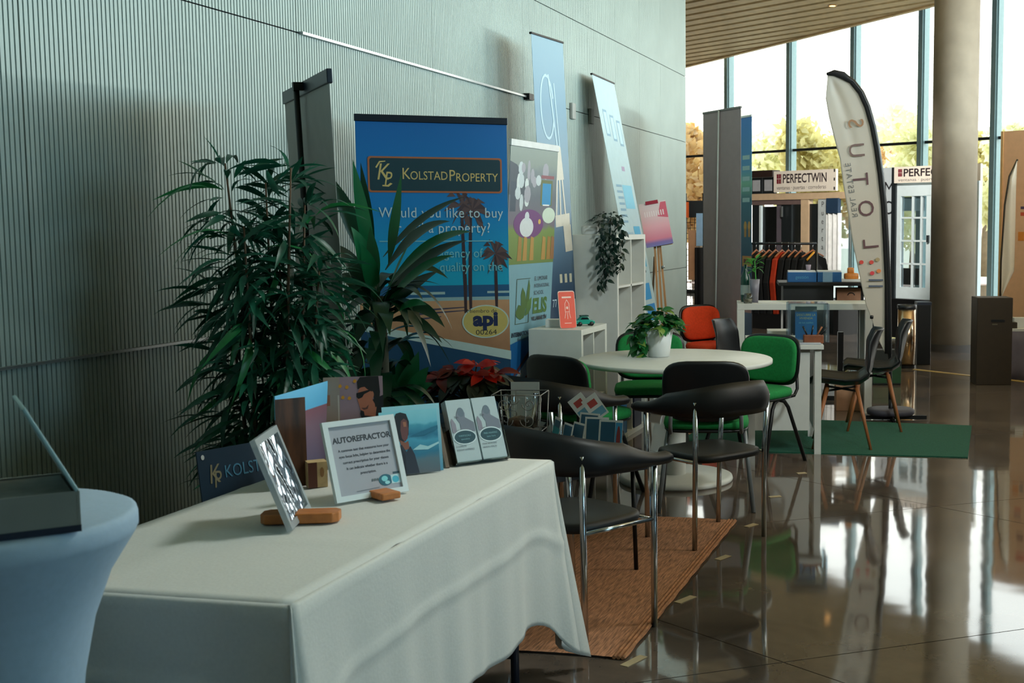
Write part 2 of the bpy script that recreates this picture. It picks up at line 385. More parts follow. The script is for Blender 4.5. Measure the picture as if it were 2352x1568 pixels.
# ---- right wall: blue-tinted side glazing (unseen; tint added to turn its light blue)
w2 = thing('window_2', 'blue-tinted glazing of the right side of the hall', 'window', kind='structure')
part('sill', MB().box((XR, 5.1, .45), (.2, 18.6, .9)), WHITEL, w2)
for k in range(12):
    part('mullion', MB().box((XR, -4.1 + k * 1.675, .9 + (HT - .9) / 2), (.12, .09, HT - .9)), FRAME, w2)
    if k < 11: part('pane', MB().quad((XR, -4.05 + k * 1.675, .9), (XR, -2.47 + k * 1.675, .9), (XR, -2.47 + k * 1.675, HT), (XR, -4.05 + k * 1.675, HT)), TINT, w2)
PLA = pm('plaster', (120, 122, 118), .8)
tag(part('wall_back', MB().box((3, -4.3, HT / 2), (12.7, .2, HT)), PLA), 'plain grey wall behind the camera', 'wall', kind='structure')
lf = base + DW * ms[0]
tag(part('wall_far_left', MB().beam((lf.x - .1, lf.y, 3.15), (lf.x - 1.2, WEND - .1, 3.15), HT, .2)), PLA) if False else None
wf = MB().box((lf.x - .1, (lf.y + WEND) / 2, HT / 2), (.2, lf.y - WEND + .3, HT))
tag(part('wall_side', wf, PLA), 'grey side wall of the passage behind the ribbed wall', 'wall', kind='structure')
tag(part('wall_passage', MB().box(((lf.x + WX - .3) / 2, WEND - .12, HT / 2), (WX - .3 - lf.x, .2, HT)), PLA), 'grey back of the ribbed wall', 'wall', kind='structure')
# ---- ceilings
CE = 5.0
ca = fl(1577, 152, CE); cb = fl(2147, 10, CE); ed = (cb - ca).normalized()
SLAT = pm('slatted_timber', (238, 206, 150), .5, 0, .12, 5, stretch=(1.2, 1, 1)); GAPM = pm('ceiling_void', (42, 28, 20), .9)
cl = thing('ceiling', 'timber slat ceiling with a slanting free edge', 'ceiling', kind='structure')
R2 = RZ(aw).inverted()
def tol(p): v = R2 @ Vector((p.x, p.y, 0)); return v
A = tol(ca); B = tol(cb); k_e = (B.y - A.y) / (B.x - A.x); pit = .385
for i in range(0, 78):
    y = A.y + 1.6 - i * pit
    xe = A.x + (y - A.y) / k_e; x0 = A.x - 10
    y0_, y1_ = y - (pit - .12) / 2, y + (pit - .12) / 2
    o = part('slat', MB().prism([(x0, y0_), (A.x + (y0_ - A.y) / k_e, y0_), (A.x + (y1_ - A.y) / k_e, y1_), (x0, y1_)], .04, 'z', CE), SLAT, cl)
    o.matrix_local = RZ(aw)
mbv = MB(); mbv.M = RZ(aw)
yy = A.y + 1.6, A.y + 1.6 - 78 * pit
mbv.prism([(A.x - 10, yy[0]), (A.x - 10, yy[1]), (A.x + (yy[1] - A.y) / k_e, yy[1]), (A.x + (yy[0] - A.y) / k_e, yy[0])], .03, 'z', CE + .05)
part('backing', mbv, GAPM, cl)
part('edge_trim', MB().beam(ca - ed * 4, cb + ed * 18, .05, .10), SLAT, cl)
dl = part('downlight', MB().lathe([(.0, 0), (.07, 0), (.085, .02), (.085, .03)], 16), pm('lamp_ring', (200, 150, 90), .4), cl)
pdl = fl(1912, 12, CE); dl.matrix_local = T(pdl.x, pdl.y, CE - .012)
em = bpy.data.materials.new('warm_lamp'); em.use_nodes = True; eb = em.node_tree.nodes['Principled BSDF']
eb.inputs['Emission Color'].default_value = (1, .5, .15, 1); eb.inputs['Emission Strength'].default_value = 6; eb.inputs['Base Color'].default_value = (1, .7, .4, 1)
part('bulb', MB().lathe([(0, -.004), (.05, -.003), (.05, .002)], 14), em, dl)
r0, r1 = base + DW * (ms[0] - .3) - NW * .2, base + DW * (ms[-1] + .3) - NW * .2
tag(part('ceiling_upper', MB().prism([(r0.x - .3, -4.5), (r1.x + .2, -4.5), (r1.x + .2, r1.y), (r0.x - .3, r0.y)], .2, 'z', HT), PLA), 'upper roof slab over the glazed part', 'ceiling', kind='structure')
# ---- round column
cc = fl(2187, 806); cc.z = 0; cc = cc + F0 * .05
CONC = pm('column_plaster', (152, 140, 124), .75, 0, .1, 4)
colm = thing('column', 'round grey plastered column in front of the glass', 'column', cc)
part('shaft', MB().lathe([(.272, 0), (.272, HT)], 48), CONC, colm)
part('base_ring', MB().lathe([(.278, 0), (.278, .09)], 48, caps=False), pm('column_foot', (64, 58, 54), .6), colm)
# pale golden strip standing in for a streak of sunlight on the floor
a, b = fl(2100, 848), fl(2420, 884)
tag(part('floor_streak', MB().beam((a.x, a.y, .002), (b.x, b.y, .002), .004, .05), pm('sun_streak', (245, 205, 130), .35, .2, .03)), 'bright floor strip standing in for a streak of sunlight', 'trim', kind='structure')
# ---- outside
tag(part('ground', MB().box((0, 40, -.16), (120, 90, .1)), pm('paving', (205, 194, 172), .9, 0, .1, .6)), 'pale paving outside the glass', 'ground', kind='structure')
LV = [leafmat('foliage_olive', (196, 186, 128), .5, .3, 3), leafmat('foliage_pale', (226, 222, 186), .5, .25, 3), leafmat('foliage_amber', (196, 166, 112), .5, .3, 3)]
BARK = pm('bark', (120, 104, 84), .9, 0, .2, 6)
def tree(px, d, top, rad, mi, label, seed, n=2400):
    d *= 1.36; top = 1.54 + (top * 1.2 - 1.54) * 1.36; rad *= 1.3
    rnd = random.Random(seed); p = at(px, 500, d)
    t = thing('tree', label, 'tree', (p.x, p.y, -.11), 0, 'trees outside the glass')
    part('trunk', MB().tube([(0, 0, 0), (.05, .02, top * .3), (.0, .1, top * .6)], [.16, .12, .06], 8), BARK, t)
    mb = MB(); bl = [(Vector((rnd.uniform(-.6, .6) * rad, rnd.uniform(-.6, .6) * rad, top * rnd.uniform(.3, .82))), rad * rnd.uniform(.35, .6)) for _ in range(9)]
    for i in range(n):
        c, r = rnd.choice(bl); v = Vector((rnd.gauss(0, 1), rnd.gauss(0, 1), rnd.gauss(0, 1))).normalized() * r * rnd.uniform(.5, 1.05)
        q = c + v; a = Vector((rnd.uniform(-1, 1), rnd.uniform(-1, 1), rnd.uniform(-1, 1))).normalized(); b = a.orthogonal().normalized(); s = rnd.uniform(.09, .19)
        mb.quad(q - a * s, q - b * s * .6, q + a * s, q + b * s * .6)
    o = part('foliage', mb, LV[mi], t); o['kind'] = 'stuff'
tree(1600, 25, 3.5, 1.0, 2, 'amber tree outside, leftmost behind the glass', 1)
tree(1745, 29, 4.2, 1.35, 1, 'tall pale tree outside between the second and third mullion', 2)
tree(1868, 25, 3.3, 1.0, 0, 'low olive tree outside above the left white sign', 3)
tree(2010, 29.5, 3.5, 1.2, 2, 'amber bush-like tree outside behind the feather flag', 4)
tree(2100, 25.5, 3.6, 1.0, 1, 'pale tree outside just left of the column', 5)
tree(2262, 29, 3.8, 1.1, 0, 'olive tree outside just right of the column', 6)
tree(2345, 25, 4.1, 1.0, 1, 'pale tall tree outside, rightmost behind the glass', 7)

# unseen screens added right of the aisle to shade the lower ribbed wall
wb = thing('wall_shade_screens', 'unseen charcoal screens added to shade the ribbed wall', 'wall', kind='structure')
for i in range(15):      # one panel left out so light reaches the side of the tablecloth
    if i != 4: part('shade_panel', MB().box((2.65, -1.6 + i * 1.02, 1.22), (.04, 1.0, 2.44)), pm('charcoal_fabric', (52, 54, 58), .9), wb)

# ================================================================= FURNITURE BUILDERS
def pad(mb, w, d, h, fn=None, n=32, e=4.0, M=None):
    """soft rounded slab in xy, thickness along z"""
    old = mb.M; b0 = len(mb.v); rows = [(.90, -.5), (.975, -.38), (1.0, 0), (.975, .38), (.88, .5), (.5, .56)]
    for sc, z in rows:
        for k in range(n):
            a = 2 * PI * k / n; c, s_ = math.cos(a), math.sin(a)
            p = Vector((math.copysign(abs(c) ** (2 / e), c) * w / 2 * sc, math.copysign(abs(s_) ** (2 / e), s_) * d / 2 * sc, z * h))
            if fn: p = fn(p)
            mb._v(M @ p if M is not None else p)
    for i in range(len(rows) - 1):
        for k in range(n):
            k2 = (k + 1) % n; mb.face((b0 + i * n + k, b0 + i * n + k2, b0 + (i + 1) * n + k2, b0 + (i + 1) * n + k), True)
    mb.face([b0 + k for k in range(n)][::-1], True); mb.face([b0 + (len(rows) - 1) * n + k for k in range(n)], True); return mb
GREEN = pm('green_upholstery', (12, 122, 58), .9, 0, .12, 60, .15); ORANGE = pm('orange_upholstery', (214, 62, 18), .9, 0, .1, 60, .15)
def iso_chair(label, fab, loc, face, group=None, legm=BLACKM):
    t = thing('conference_chair', label, 'chair', (loc[0], loc[1], 0), face_rz(*face), group)
    part('seat', pad(MB(), .47, .43, .055, lambda p: Vector((p.x, p.y, p.z - .12 * p.x * p.x)), M=T(0, .02, .468)), fab, t)
    part('seat_shell', pad(MB(), .46, .42, .02, M=T(0, .02, .432)), BLACKP, t)
    Rb = T(0, -.215, .655) @ Matrix.Rotation(math.radians(98), 4, 'X')   # local z of the pad looks back/forward
    bend = lambda p: Vector((p.x, p.y, p.z + .55 * p.x * p.x))
    def bend2(p): return Vector((p.x, p.y, p.z - .9 * p.x * p.x))
    part('backrest', pad(MB(), .44, .30, .04, lambda p: Vector((p.x, p.y, -p.z - .018 + .55 * p.x * p.x * -1)), M=T(0, -.215, .655) @ Matrix.Rotation(math.radians(97), 4, 'X')), fab, t)
    part('back_shell', pad(MB(), .47, .335, .022, lambda p: Vector((p.x, p.y, p.z + .012 - .55 * p.x * p.x)), M=T(0, -.215, .655) @ Matrix.Rotation(math.radians(97), 4, 'X')), BLACKP, t)
    for sx_ in (-1, 1):
        ap = (sx_ * .20, 0.0, .425)
        part('leg', MB().tube([(sx_ * .255, .235, 0), (sx_ * .215, .09, .37), (sx_ * .208, .055, .41), (sx_ * .20, 0, .425)], .0125, 8), legm, t)
        part('leg', MB().tube([(sx_ * .255, -.235, 0), (sx_ * .215, -.09, .37), (sx_ * .208, -.055, .41), (sx_ * .20, 0, .425)], .0125, 8), legm, t)
        part('back_post', MB().tube([(sx_ * .19, -.02, .425), (sx_ * .19, -.2, .43), (sx_ * .19, -.235, .47), (sx_ * .185, -.232, .62)], .011, 8), legm, t)
    part('seat_bar', MB().tube([(-.2, 0, .422), (.2, 0, .422)], .011, 8), legm, t)
    return t
def arm_path(u):
    if u < .28: k = u / .28; return Vector((.262, .22 - .24 * k, 0))
    if u > .72: k = (u - .72) / .28; return Vector((-.262, -.02 - -.24 * k, 0))
    a = (u - .28) / .44 * PI; c, s_ = math.cos(a), math.sin(a)
    return Vector((math.copysign(abs(c) ** .75, c) * .262, -.02 - abs(s_) ** .8 * .235, 0))
SHELLBLK = pm('black_armchair_plastic', (9, 12, 18), .5, 0, .08)
def armchair(label, loc, face, group=None):
    t = thing('armchair', label, 'chair', (loc[0], loc[1], 0), face_rz(*face), group)
    def top(u): e = max(0, 1 - abs(u - .5) / .46); e = e * e * (3 - 2 * e); return .672 + .122 * e, .026 + .125 * e
    def f(u, v):
        p = arm_path(u); h, hh = top(u); c = arm_path(.5); d = Vector((p.x, p.y + .02, 0)); d = d.normalized() if d.length > 0 else d
        return p + Vector((0, 0, h - hh * (1 - v))) + d * (.022 * math.sin(PI * v) - .012 * v)
    part('back_and_arms', MB().grid(f, 48, 5), SHELLBLK, t, solid=.026, bev=0)
    part('seat', pad(MB(), .44, .40, .04, M=T(0, -.02, .436)), SHELLBLK, t)
    for sx_ in (-1, 1):
        part('leg', MB().tube([(sx_ * .225, -.175, 0), (sx_ * .222, -.178, .45), (sx_ * .232, -.19, .715)], .0125, 10), CHROME, t)
        part('leg', MB().tube([(sx_ * .232, .175, 0), (sx_ * .238, .17, .4), (sx_ * .25, .16, .664)], .0125, 10), CHROME, t)
        part('side_bar', MB().tube([(sx_ * .222, -.178, .425), (sx_ * .238, .17, .425)], .009, 8), CHROME, t)
    part('cross_bar', MB().tube([(-.238, .168, .42), (.238, .168, .42)], .009, 8), CHROME, t)
    return t
def shell_chair(label, loc, face, group=None):
    t = thing('shell_chair', label, 'chair', (loc[0], loc[1], 0), face_rz(*face), group)
    prof = [(.23, .435), (.20, .455), (.1, .445), (-.02, .432), (-.12, .44), (-.18, .48), (-.205, .55), (-.225, .64), (-.245, .73), (-.27, .80), (-.285, .825)]
    def f(u, v):
        x = u * (len(prof) - 1); i = min(int(x), len(prof) - 2); k = x - i
        y, z = (prof[i][j] * (1 - k) + prof[i + 1][j] * k for j in (0, 1))
        wd = .225 - .07 * max(0, (u - .55) / .45) ** 1.5 - .05 * max(0, .12 - u) / .12
        s_ = (v - .5) * 2; lift = .055 * abs(s_) ** 2.5
        return Vector((s_ * wd, y + (lift * 1.1 if u > .5 else 0) * min(1, (u - .5) * 3 + .2), z + (lift if u <= .55 else lift * max(0, 1 - (u - .55) * 3))))
    part('shell', MB().grid(f, 30, 14), BLACKP, t, solid=.012)
    for sx_ in (-1, 1):
        for sy in (-1, 1):
            part('leg', MB().tube([(sx_ * .215, sy * .2 - .0, 0), (sx_ * .12, sy * .1, .425)], [.010, .0155], 10), BEECH, t)
    part('under_frame', MB().tube([(-.125, -.1, .40), (.125, .1, .40)], .008, 6).tube([(.125, -.1, .40), (-.125, .1, .40)], .008, 6), BLACKM, t)
    return t

# ================================================================= MATS, RUG, TAPE
RUG = pm('jute_weave', (178, 126, 94), .95, 0, .5, 18, .12, stretch=(9, .8, 1))
rc = [fl(1445, 1507), fl(1702, 1199)]
rg = thing('jute_rug', 'brown woven jute rug under the front black armchair', 'rug', (-1.19, 4.12, 0))
def rugf(u, v): return Vector((-1.3 * u + .002 * math.sin(v * 60), 2.1 * v + .012 * math.sin(u * 9), .009 + .0004 * math.sin(u * 160)))
part('weave', MB().grid(rugf, 130, 60), RUG, rg)
mbh = MB()
for k in range(3): mbh.tube([(-.012 - .016 * k, y * .1, .009) for y in range(22)], .007, 6)
part('edge_braid', mbh, pm('jute_braid', (172, 120, 84), .95, 0, .3, 30, .15), rg)
part('backing', MB().box((-.65, 1.05, .004), (1.28, 2.08, .008)), pm('rug_back', (48, 38, 32), .9), rg)
for i, (x, y, a, l) in enumerate(((1437, 1517, 70, .12), (1558, 1376, 66, .11), (1646, 1280, 66, .09), (1712, 1206, 62, .08), (1768, 1140, 30, .07), (1830, 1086, 30, .06))):
    p = fl(x, y)
    lb = ('pale tape strip by the near rug corner', 'pale tape strip halfway along the near part of the rug edge', 'pale tape strip on the far part of the rug edge', 'pale tape strip at the far rug corner', 'tiny pale tape piece behind the rug on bare floor', 'tiny pale tape piece near the green carpet edge')[i]
    tag(part('tape_strip', MB().box((p.x + .03, p.y, .0016), (.035, l, .0022), rz=math.radians(a - 90)), TAPE), lb, 'tape', 'tape strips on the floor')
CARP = pm('green_carpet', (4, 78, 58), .97, 0, .16, 90, .5)
c0, c1, c2 = fl(2223, 1052), fl(2232, 978), fl(1690, 1047)
gm = MB(); gm.prism([(c0.x, c0.y), (c1.x, c1.y - .02), (c1.x - 2.0, c1.y + .05), (-2.05, 8.16)], .008, 'z', .0)
tag(part('carpet', gm, CARP, bev=0), 'flat green carpet under the white desks', 'carpet')

# ================================================================= ROUND TABLE GROUP
tcx, tcy = -1.755, 7.2
rt = thing('round_table', 'round white pedestal table with the potted plant', 'table', (tcx, tcy, 0))
part('tabletop', MB().lathe([(0, .712), (.575, .712), (.583, .716), (.583, .736), (.578, .74), (0, .74)], 64), WHITEL, rt)
part('pedestal', MB().lathe([(.06, .035), (.06, .70), (.14, .712)], 32, caps=False), WHITEL, rt)
part('base', MB().lathe([(0, 0), (.34, 0), (.345, .012), (.34, .03), (.32, .036), (0, .04)], 56), WHITEL, rt)
iso_chair('green conference chair right of the round table, facing the camera', GREEN, (-1.40, 7.85), (-.42, -.9))
iso_chair('green conference chair behind the left of the round table', GREEN, (-2.10, 7.90), (.25, -.97), legm=GREYLEG)
iso_chair('black-backed chair with green seat, nearest to the round table', GREEN, (-1.44, 6.62), (-.2, .98), legm=GREYLEG)
iso_chair('black-backed chair with green seat beside the patterned school banner', GREEN, (-2.19, 6.73), (.42, .9))
armchair('black armchair on the jute rug beside the white table', (-1.475, 4.47), (.5, .87))
armchair('black armchair behind the wire lantern', (-2.06, 5.93), (.5, .87))
armchair('black armchair with slim chrome legs at the far rug corner', (-1.28, 5.88), (-.8, .6))
# plant in white pot
pp = fl(1513, 818, .742)
LG = [leafmat('pothos_green', (34, 110, 52), .25, .35, 20), leafmat('pothos_light', (128, 160, 72), .25, .35, 20), leafmat('pothos_dark', (18, 70, 40), .2, .3, 20)]
pt = thing('potted_pothos', 'trailing green pothos in a white pot on the round table', 'plant', (pp.x, pp.y, .741))
part('pot', MB().lathe([(.0, 0), (.062, 0), (.066, .004), (.088, .168), (.082, .168), (.06, .02), (0, .02)], 36), pm('white_pot', (206, 212, 214), .4, 0, .03), pt)
part('soil', MB().lathe([(0, .155), (.08, .15)], 20, caps=False), SOIL, pt)
def leaf_mesh(nm, L, w, droop, mat, peak=.4, n=6, fold=.2):
    return MB().leaf((0, 0, 0), (0, L * .55, droop * .15 * L), (0, L, -droop * L), w, (0, 0, 1), n, fold, peak=peak).mesh(nm, mat)
def orient(p, d, up=(0, 0, 1), roll=0):
    d = Vector(d).normalized(); up = Vector(up); x = d.cross(up)
    if x.length < 1e-3: x = Vector((1, 0, 0))
    x.normalize(); z = x.cross(d); M = Matrix((x, d, z)).transposed().to_4x4() @ Matrix.Rotation(roll, 4, 'Y'); M.translation = Vector(p); return M
PV = [leaf_mesh('leaf', l, l * .68, dr, LG[m], .36) for l, dr, m in ((.075, .3, 0), (.065, .5, 1), (.07, .4, 2), (.055, .2, 0), (.08, .6, 0), (.06, .3, 2))]
rnd = random.Random(11)
rl, ru = Vector((RT.x, RT.y, 0)), UZ
for i in range(150):
    a = rnd.uniform(0, 2 * PI); r = rnd.uniform(.02, .14); z = .165 + rnd.uniform(0, .125) * (1.15 - r / .2)
    p = Vector((r * math.cos(a), r * math.sin(a), z)); d = Vector((math.cos(a) + rnd.uniform(-.5, .5), math.sin(a) + rnd.uniform(-.5, .5), rnd.uniform(-.5, .6)))
    link('leaf', rnd.choice(PV), pt, orient(p, d, (rnd.uniform(-.3, .3), rnd.uniform(-.3, .3), 1), rnd.uniform(-.6, .6)))
for i in range(26):   # trailing strand on the left of the pot, down to the table
    k = i / 25; p = rl * (-.105 - .02 * math.sin(k * 5)) + F0 * -.03 + UZ * (.19 - .17 * k) + rl * (rnd.uniform(-.025, .02))
    link('leaf', rnd.choice(PV), pt, orient(p, Vector((rnd.uniform(-.9, .5), rnd.uniform(-.9, .2), rnd.uniform(-.6, .1))), (0, -.3, 1), rnd.uniform(-.5, .5)))
part('vine', MB().tube([(rl * -.06 + UZ * .16), (rl * -.095 + F0 * -.02 + UZ * .17), (rl * -.11 + F0 * -.03 + UZ * .1), (rl * -.1 + F0 * -.03 + UZ * .01)], .003, 5), LG[2], pt)

# ================================================================= COFFEE TABLE AND THINGS ON IT
ct = thing('coffee_table', 'low dark square table behind the front armchair', 'table', (-1.80, 5.24, 0), math.radians(50))
CTM = pm('charcoal_laminate', (46, 48, 56), .4, 0, .06)
part('tabletop', MB().box((0, 0, .48), (.5, .62, .036)), CTM, ct, bev=.004)
for sx_ in (-1, 1):
    for sy in (-1, 1): part('leg', MB().tube([(sx_ * .21, sy * .27, 0), (sx_ * .2, sy * .26, .462)], .010, 8), BLACKM, ct)
p = Vector((-1.965, 5.16, .498)); ZT = .498
ln = thing('wire_lantern', 'scrolled wire candle holder with glass on the coffee table', 'candle holder', (p.x, p.y, ZT), math.radians(8))
WIRE = pm('silver_wire', (150, 150, 150), .35, .8, .1)
wr = MB()
for a in range(4):
    A_ = a * PI / 2
    for h_, hw in ((0.005, .1), (.12, .105), (.295, .11)): pass
for z, r in ((.004, .095), (.135, .1), (.3, .108)): wr.tube([(r, r * .8, z), (-r, r * .8, z), (-r, -r * .8, z), (r, -r * .8, z)], .0026, 5, closed=True)
for sx_ in (-1, 1):
    for sy in (-1, 1): wr.tube([(sx_ * .095, sy * .076, 0), (sx_ * .108, sy * .087, .3)], .003, 5)
    for x in (-.04, .04): wr.tube([(x, sx_ * .078, 0), (x, sx_ * .086, .3)], .0018, 5)
part('wire_frame', wr, WIRE, ln)
def spiral(cx_, cz_, r, y, s1, turns=1.6): return [(cx_ + s1 * r * (1 - k / 26) * math.cos(k / 26 * turns * 2 * PI + PI), y, cz_ + r * (1 - k / 26) * math.sin(k / 26 * turns * 2 * PI + PI)) for k in range(26)]
for sy in (-1, 1):
    for cx_, cz_, r in ((-.05, .065, .045), (.05, .065, .045), (-.05, .19, .035), (.05, .19, .035), (-.055, .26, .03), (.055, .26, .03)):
        part('scroll', MB().tube(spiral(cx_, cz_, r, sy * .084, 1 if cx_ > 0 else -1), .0022, 5), WIRE, ln)
CG = clear('clear_glass', (.9, .95, .95), .06)
part('glass_cup', MB().lathe([(.05, .14), (.075, .15), (.082, .29)], 24, caps=False), CG, ln)
part('pebbles', MB().lathe([(0, .14), (.06, .15), (.055, .185), (0, .2)], 12), pm('pebbles', (120, 104, 92), .7, 0, .5, 40, .8), ln)
q = thing('white_card', 'small white card standing up behind the wire lantern', 'card', (p.x - .03, p.y + .14, ZT), YAW)
part('sheet', MB().box((0, 0, .165), (.13, .003, .33)), PAPER, q)
gl = thing('glass_tumbler', 'small clear glass tumbler in front of the wire lantern', 'glass', (-1.905, 5.005, ZT)); 
part('cup', MB().lathe([(.0, .003), (.036, .003), (.045, .075), (.043, .075), (.034, .006), (0, .006)], 24), CG, gl)
PH = grad('photo_sea', [(0, (196, 180, 160)), (.35, (70, 60, 70)), (.5, (30, 90, 120)), (1, (120, 180, 205))], 0, .14, mottle=.3)
for i, (px, d, dw_, rot, lb) in enumerate((
        (1262, 5.25, .02, 68, 'teal leaflet on edge beside the wire lantern'), (1290, 5.28, .12, 62, 'dark leaflet on edge, second from the wire lantern'),
        (1316, 5.3, .12, 55, 'dark leaflet on edge, third from the wire lantern'), (1345, 5.34, .12, 30, 'sea postcard at the left of the leaflet fan'),
        (1366, 5.22, .12, 12, 'large sea postcard in the middle of the leaflet fan'), (1398, 5.14, .12, 14, 'front sea postcard with red oval in the leaflet fan'))):
    b = at(px, 1000, d); b.z = ZT + (.055 if i > 2 else .02)
    hh = .17 if i else .2
    t = thing('leaflet', lb, 'leaflet', M=T(*b) @ RZ(YAW - math.radians(rot)) @ Matrix.Rotation(math.radians(-12), 4, 'X'), group='leaflets on the coffee table')
    part('sheet', MB().box((0, 0, hh / 2), (.105, .0016, hh)), PAPER, t)
    pr_ = Print(-.0525, -.0009, 0)
    pr_.rect(.008, hh * .38, .072 if i > 3 else .097, hh * .95, (30, 86, 116)); pr_.rect(.008, hh * .08, .097, hh * .33, (150, 132, 126))
    if i in (0,): pr_.rect(.0, 0, .105, hh * .8, (40, 140, 150))
    if i == 5: pr_.rect(.074, .01, .104, hh - .01, (60, 150, 200)); pr_.ell(.088, hh * .5, .009, hh * .36, (140, 50, 50))
    if i == 4: pr_.rect(.074, .01, .104, hh - .01, (60, 160, 215))
    pr_.done(t)
for i, (px, d, rot, lb) in enumerate(((1352, 5.5, 38, 'white postcard with red patch tilted up, left of two'), (1382, 5.48, 36, 'white postcard with red patch tilted up, right of two'))):
    b = at(px, 1000, d); b.z = ZT + .19
    t = thing('leaflet', lb, 'leaflet', M=T(*b) @ RZ(YAW) @ Matrix.Rotation(math.radians(-8), 4, 'X') @ Matrix.Rotation(math.radians(-rot), 4, 'Y'), group='leaflets on the coffee table')
    part('sheet', MB().box((0, 0, .05), (.075, .0016, .11)), PAPER, t)
    Print(-.05, -.0009, 0).rect(.03, .055, .07, .085, (176, 70, 66)).rect(.018, .005, .082, .04, (100, 160, 190)).done(t)
ho = thing('leaflet_stand', 'low clear stand holding the fan of leaflets', 'stand', (-1.63, 5.13, ZT), YAW)
part('tray', MB().box((0, 0, .008), (.3, .2, .012)).box((0, .1, .06), (.3, .006, .12)), clear('acrylic', (.93, .97, .97), .05), ho)
for i, (x, y, w_, d_, r, c, lb) in enumerate(((-1.60, 4.97, .12, .17, 40, (60, 74, 84), 'grey leaflet lying flat at the near edge of the coffee table'), (-1.555, 5.03, .06, .1, 55, (200, 205, 206), 'small white leaflet lying flat on the coffee table'), (-1.50, 5.16, .15, .2, 50, (176, 178, 170), 'stack of pale paper at the right end of the coffee table'))):
    tag(part('flat_leaflet' if i < 2 else 'paper_stack', MB().box((x, y, ZT + (.002 if i < 2 else .012)), (w_, d_, .004 if i < 2 else .024), rz=math.radians(r)), ink(c)), lb, 'leaflet' if i < 2 else 'paper')

# ================================================================= WHITE CLOTHED TABLE
TX0, TX1, TY0, TY1, TZ = -2.15, -1.385, 2.29, 3.92, .75
ft = thing('folding_table', 'folding table hidden under the white tablecloth', 'table', ((TX0 + TX1) / 2, (TY0 + TY1) / 2, 0))
part('tabletop', MB().box((0, 0, TZ - .025), (TX1 - TX0 - .012, TY1 - TY0 - .012, .03)), PLA, ft)
for sy in (-1, 1):
    for sx_ in (-1, 1): part('leg', MB().tube([(sx_ * .3, sy * .66, 0), (sx_ * .3, sy * .66, TZ - .04)], .015, 8), pm('dark_blue_leg', (38, 44, 60), .4, .3), ft)
    part('leg_bar', MB().tube([(-.3, sy * .66, .12), (.3, sy * .66, .12)], .01, 6), BLACKM, ft)
def cloth():
    """one draped sheet: flat top, rounded edge, hanging folds that flare at the four corners"""
    W_, D_ = TX1 - TX0, TY1 - TY0; ccx, ccy = (TX0 + TX1) / 2, (TY0 + TY1) / 2
    def lobe(s, s0, k): return math.exp(-((s - s0) / k) ** 2)
    per = []; n_long, n_short = 64, 34
    R = .012
    cs = [(TX1, TY0), (TX1, TY1), (TX0, TY1), (TX0, TY0)]
    nrm = [(1, 0), (0, 1), (-1, 0), (0, -1)]
    pts = []
    for e in range(4):
        a = Vector(cs[e]); b = Vector(cs[(e + 1) % 4]); n = n_long if e % 2 == 0 else n_short; L = (b - a).length
        nn = Vector(nrm[e]); np_ = Vector(nrm[e - 1]); 
        for k in range(9):       # corner fan
            f = k / 9 * PI / 2; dirv = (np_ * math.cos(f) + nn * math.sin(f)); pts.append((a, dirv, 1.0, f / (PI / 2), 0.0, e))
        for k in range(n): 
            s = k / n * L; pts.append((a.lerp(b, k / n), nn, 0.0, 0, min(s, L - s), e, s))
    NV = 34; rows = []
    for q in pts:
        p, d, corner, f, dist = q[0], q[1], q[2], q[3], q[4]; e = q[5]; s = q[6] if len(q) > 6 else 0
        cw = 1.0 if corner else math.exp(-(dist / .13) ** 2)
        L = .445 + cw * (.27 * (1 - abs(2 * f - 1) * .35) if corner else .18)
        if e == 0 and not corner: L += .05 + .015 * math.sin(s * 7)
        col = []
        for j in range(NV + 1):
            t = j / NV; z = TZ - L * t
            ampl = (.012 + .03 * cw) * t
            ph = s * 17 + e * 1.7
            out = .004 + .012 * t + cw * .11 * t ** 1.1 * (.45 + .55 * math.cos((f - .5) * 2 * PI) if corner else .5)
            wob = ampl * math.sin(ph) + .5 * ampl * math.sin(ph * 2.3 + 1)
            if corner: wob = .028 * t * math.cos(f * 4 * PI)
            o2 = out + wob * .7
            tang = Vector((-d.y, d.x))
            x = p + d * max(.003, o2) + tang * (.01 * t * math.sin(ph * 1.3))
            x = x + d * (.006 * math.exp(-((t - .42) / .03) ** 2) * (0 if corner else 1))
            if j == 0: x = p - d * .004; z = TZ + .002
            if j == 1: z = TZ - .006
            col.append((x.x, x.y, max(.012, z)))
        rows.append(col)
    mb = MB(); b0 = 0
    for col in rows:
        for c in col: mb._v(c)
    n = len(rows); k = NV + 1
    for i in range(n):
        i2 = (i + 1) % n
        for j in range(NV): mb.face((i * k + j, i * k + j + 1, i2 * k + j + 1, i2 * k + j), True)
    # flat top with pressed creases, stitched to the rim ring
    gx, gy = 18, 40; t0 = len(mb.v)
    def zt(x, y):
        z = TZ + .002
        for xc in (.33, .68): z += .005 * math.exp(-((x - (TX0 + W_ * xc)) / .008) ** 2)
        for yc in (.3, .62): z += .0035 * math.exp(-((y - (TY0 + D_ * yc)) / .009) ** 2)
        return z
    for i in range(gx + 1):
        for j in range(gy + 1):
            x = TX0 + .004 + (W_ - .008) * i / gx; y = TY0 + .004 + (D_ - .008) * j / gy; mb._v((x, y, zt(x, y)))
    for i in range(gx):
        for j in range(gy): mb.face((t0 + i * (gy + 1) + j, t0 + (i + 1) * (gy + 1) + j, t0 + (i + 1) * (gy + 1) + j + 1, t0 + i * (gy + 1) + j + 1), True)
    return mb
CLOTH = pm('white_cotton', (208, 208, 204), .85, 0, .03, 120, .06)
tag(part('tablecloth', cloth(), CLOTH, solid=.0015), 'white cloth draped over the long table in front', 'tablecloth')
ZC = TZ + .008
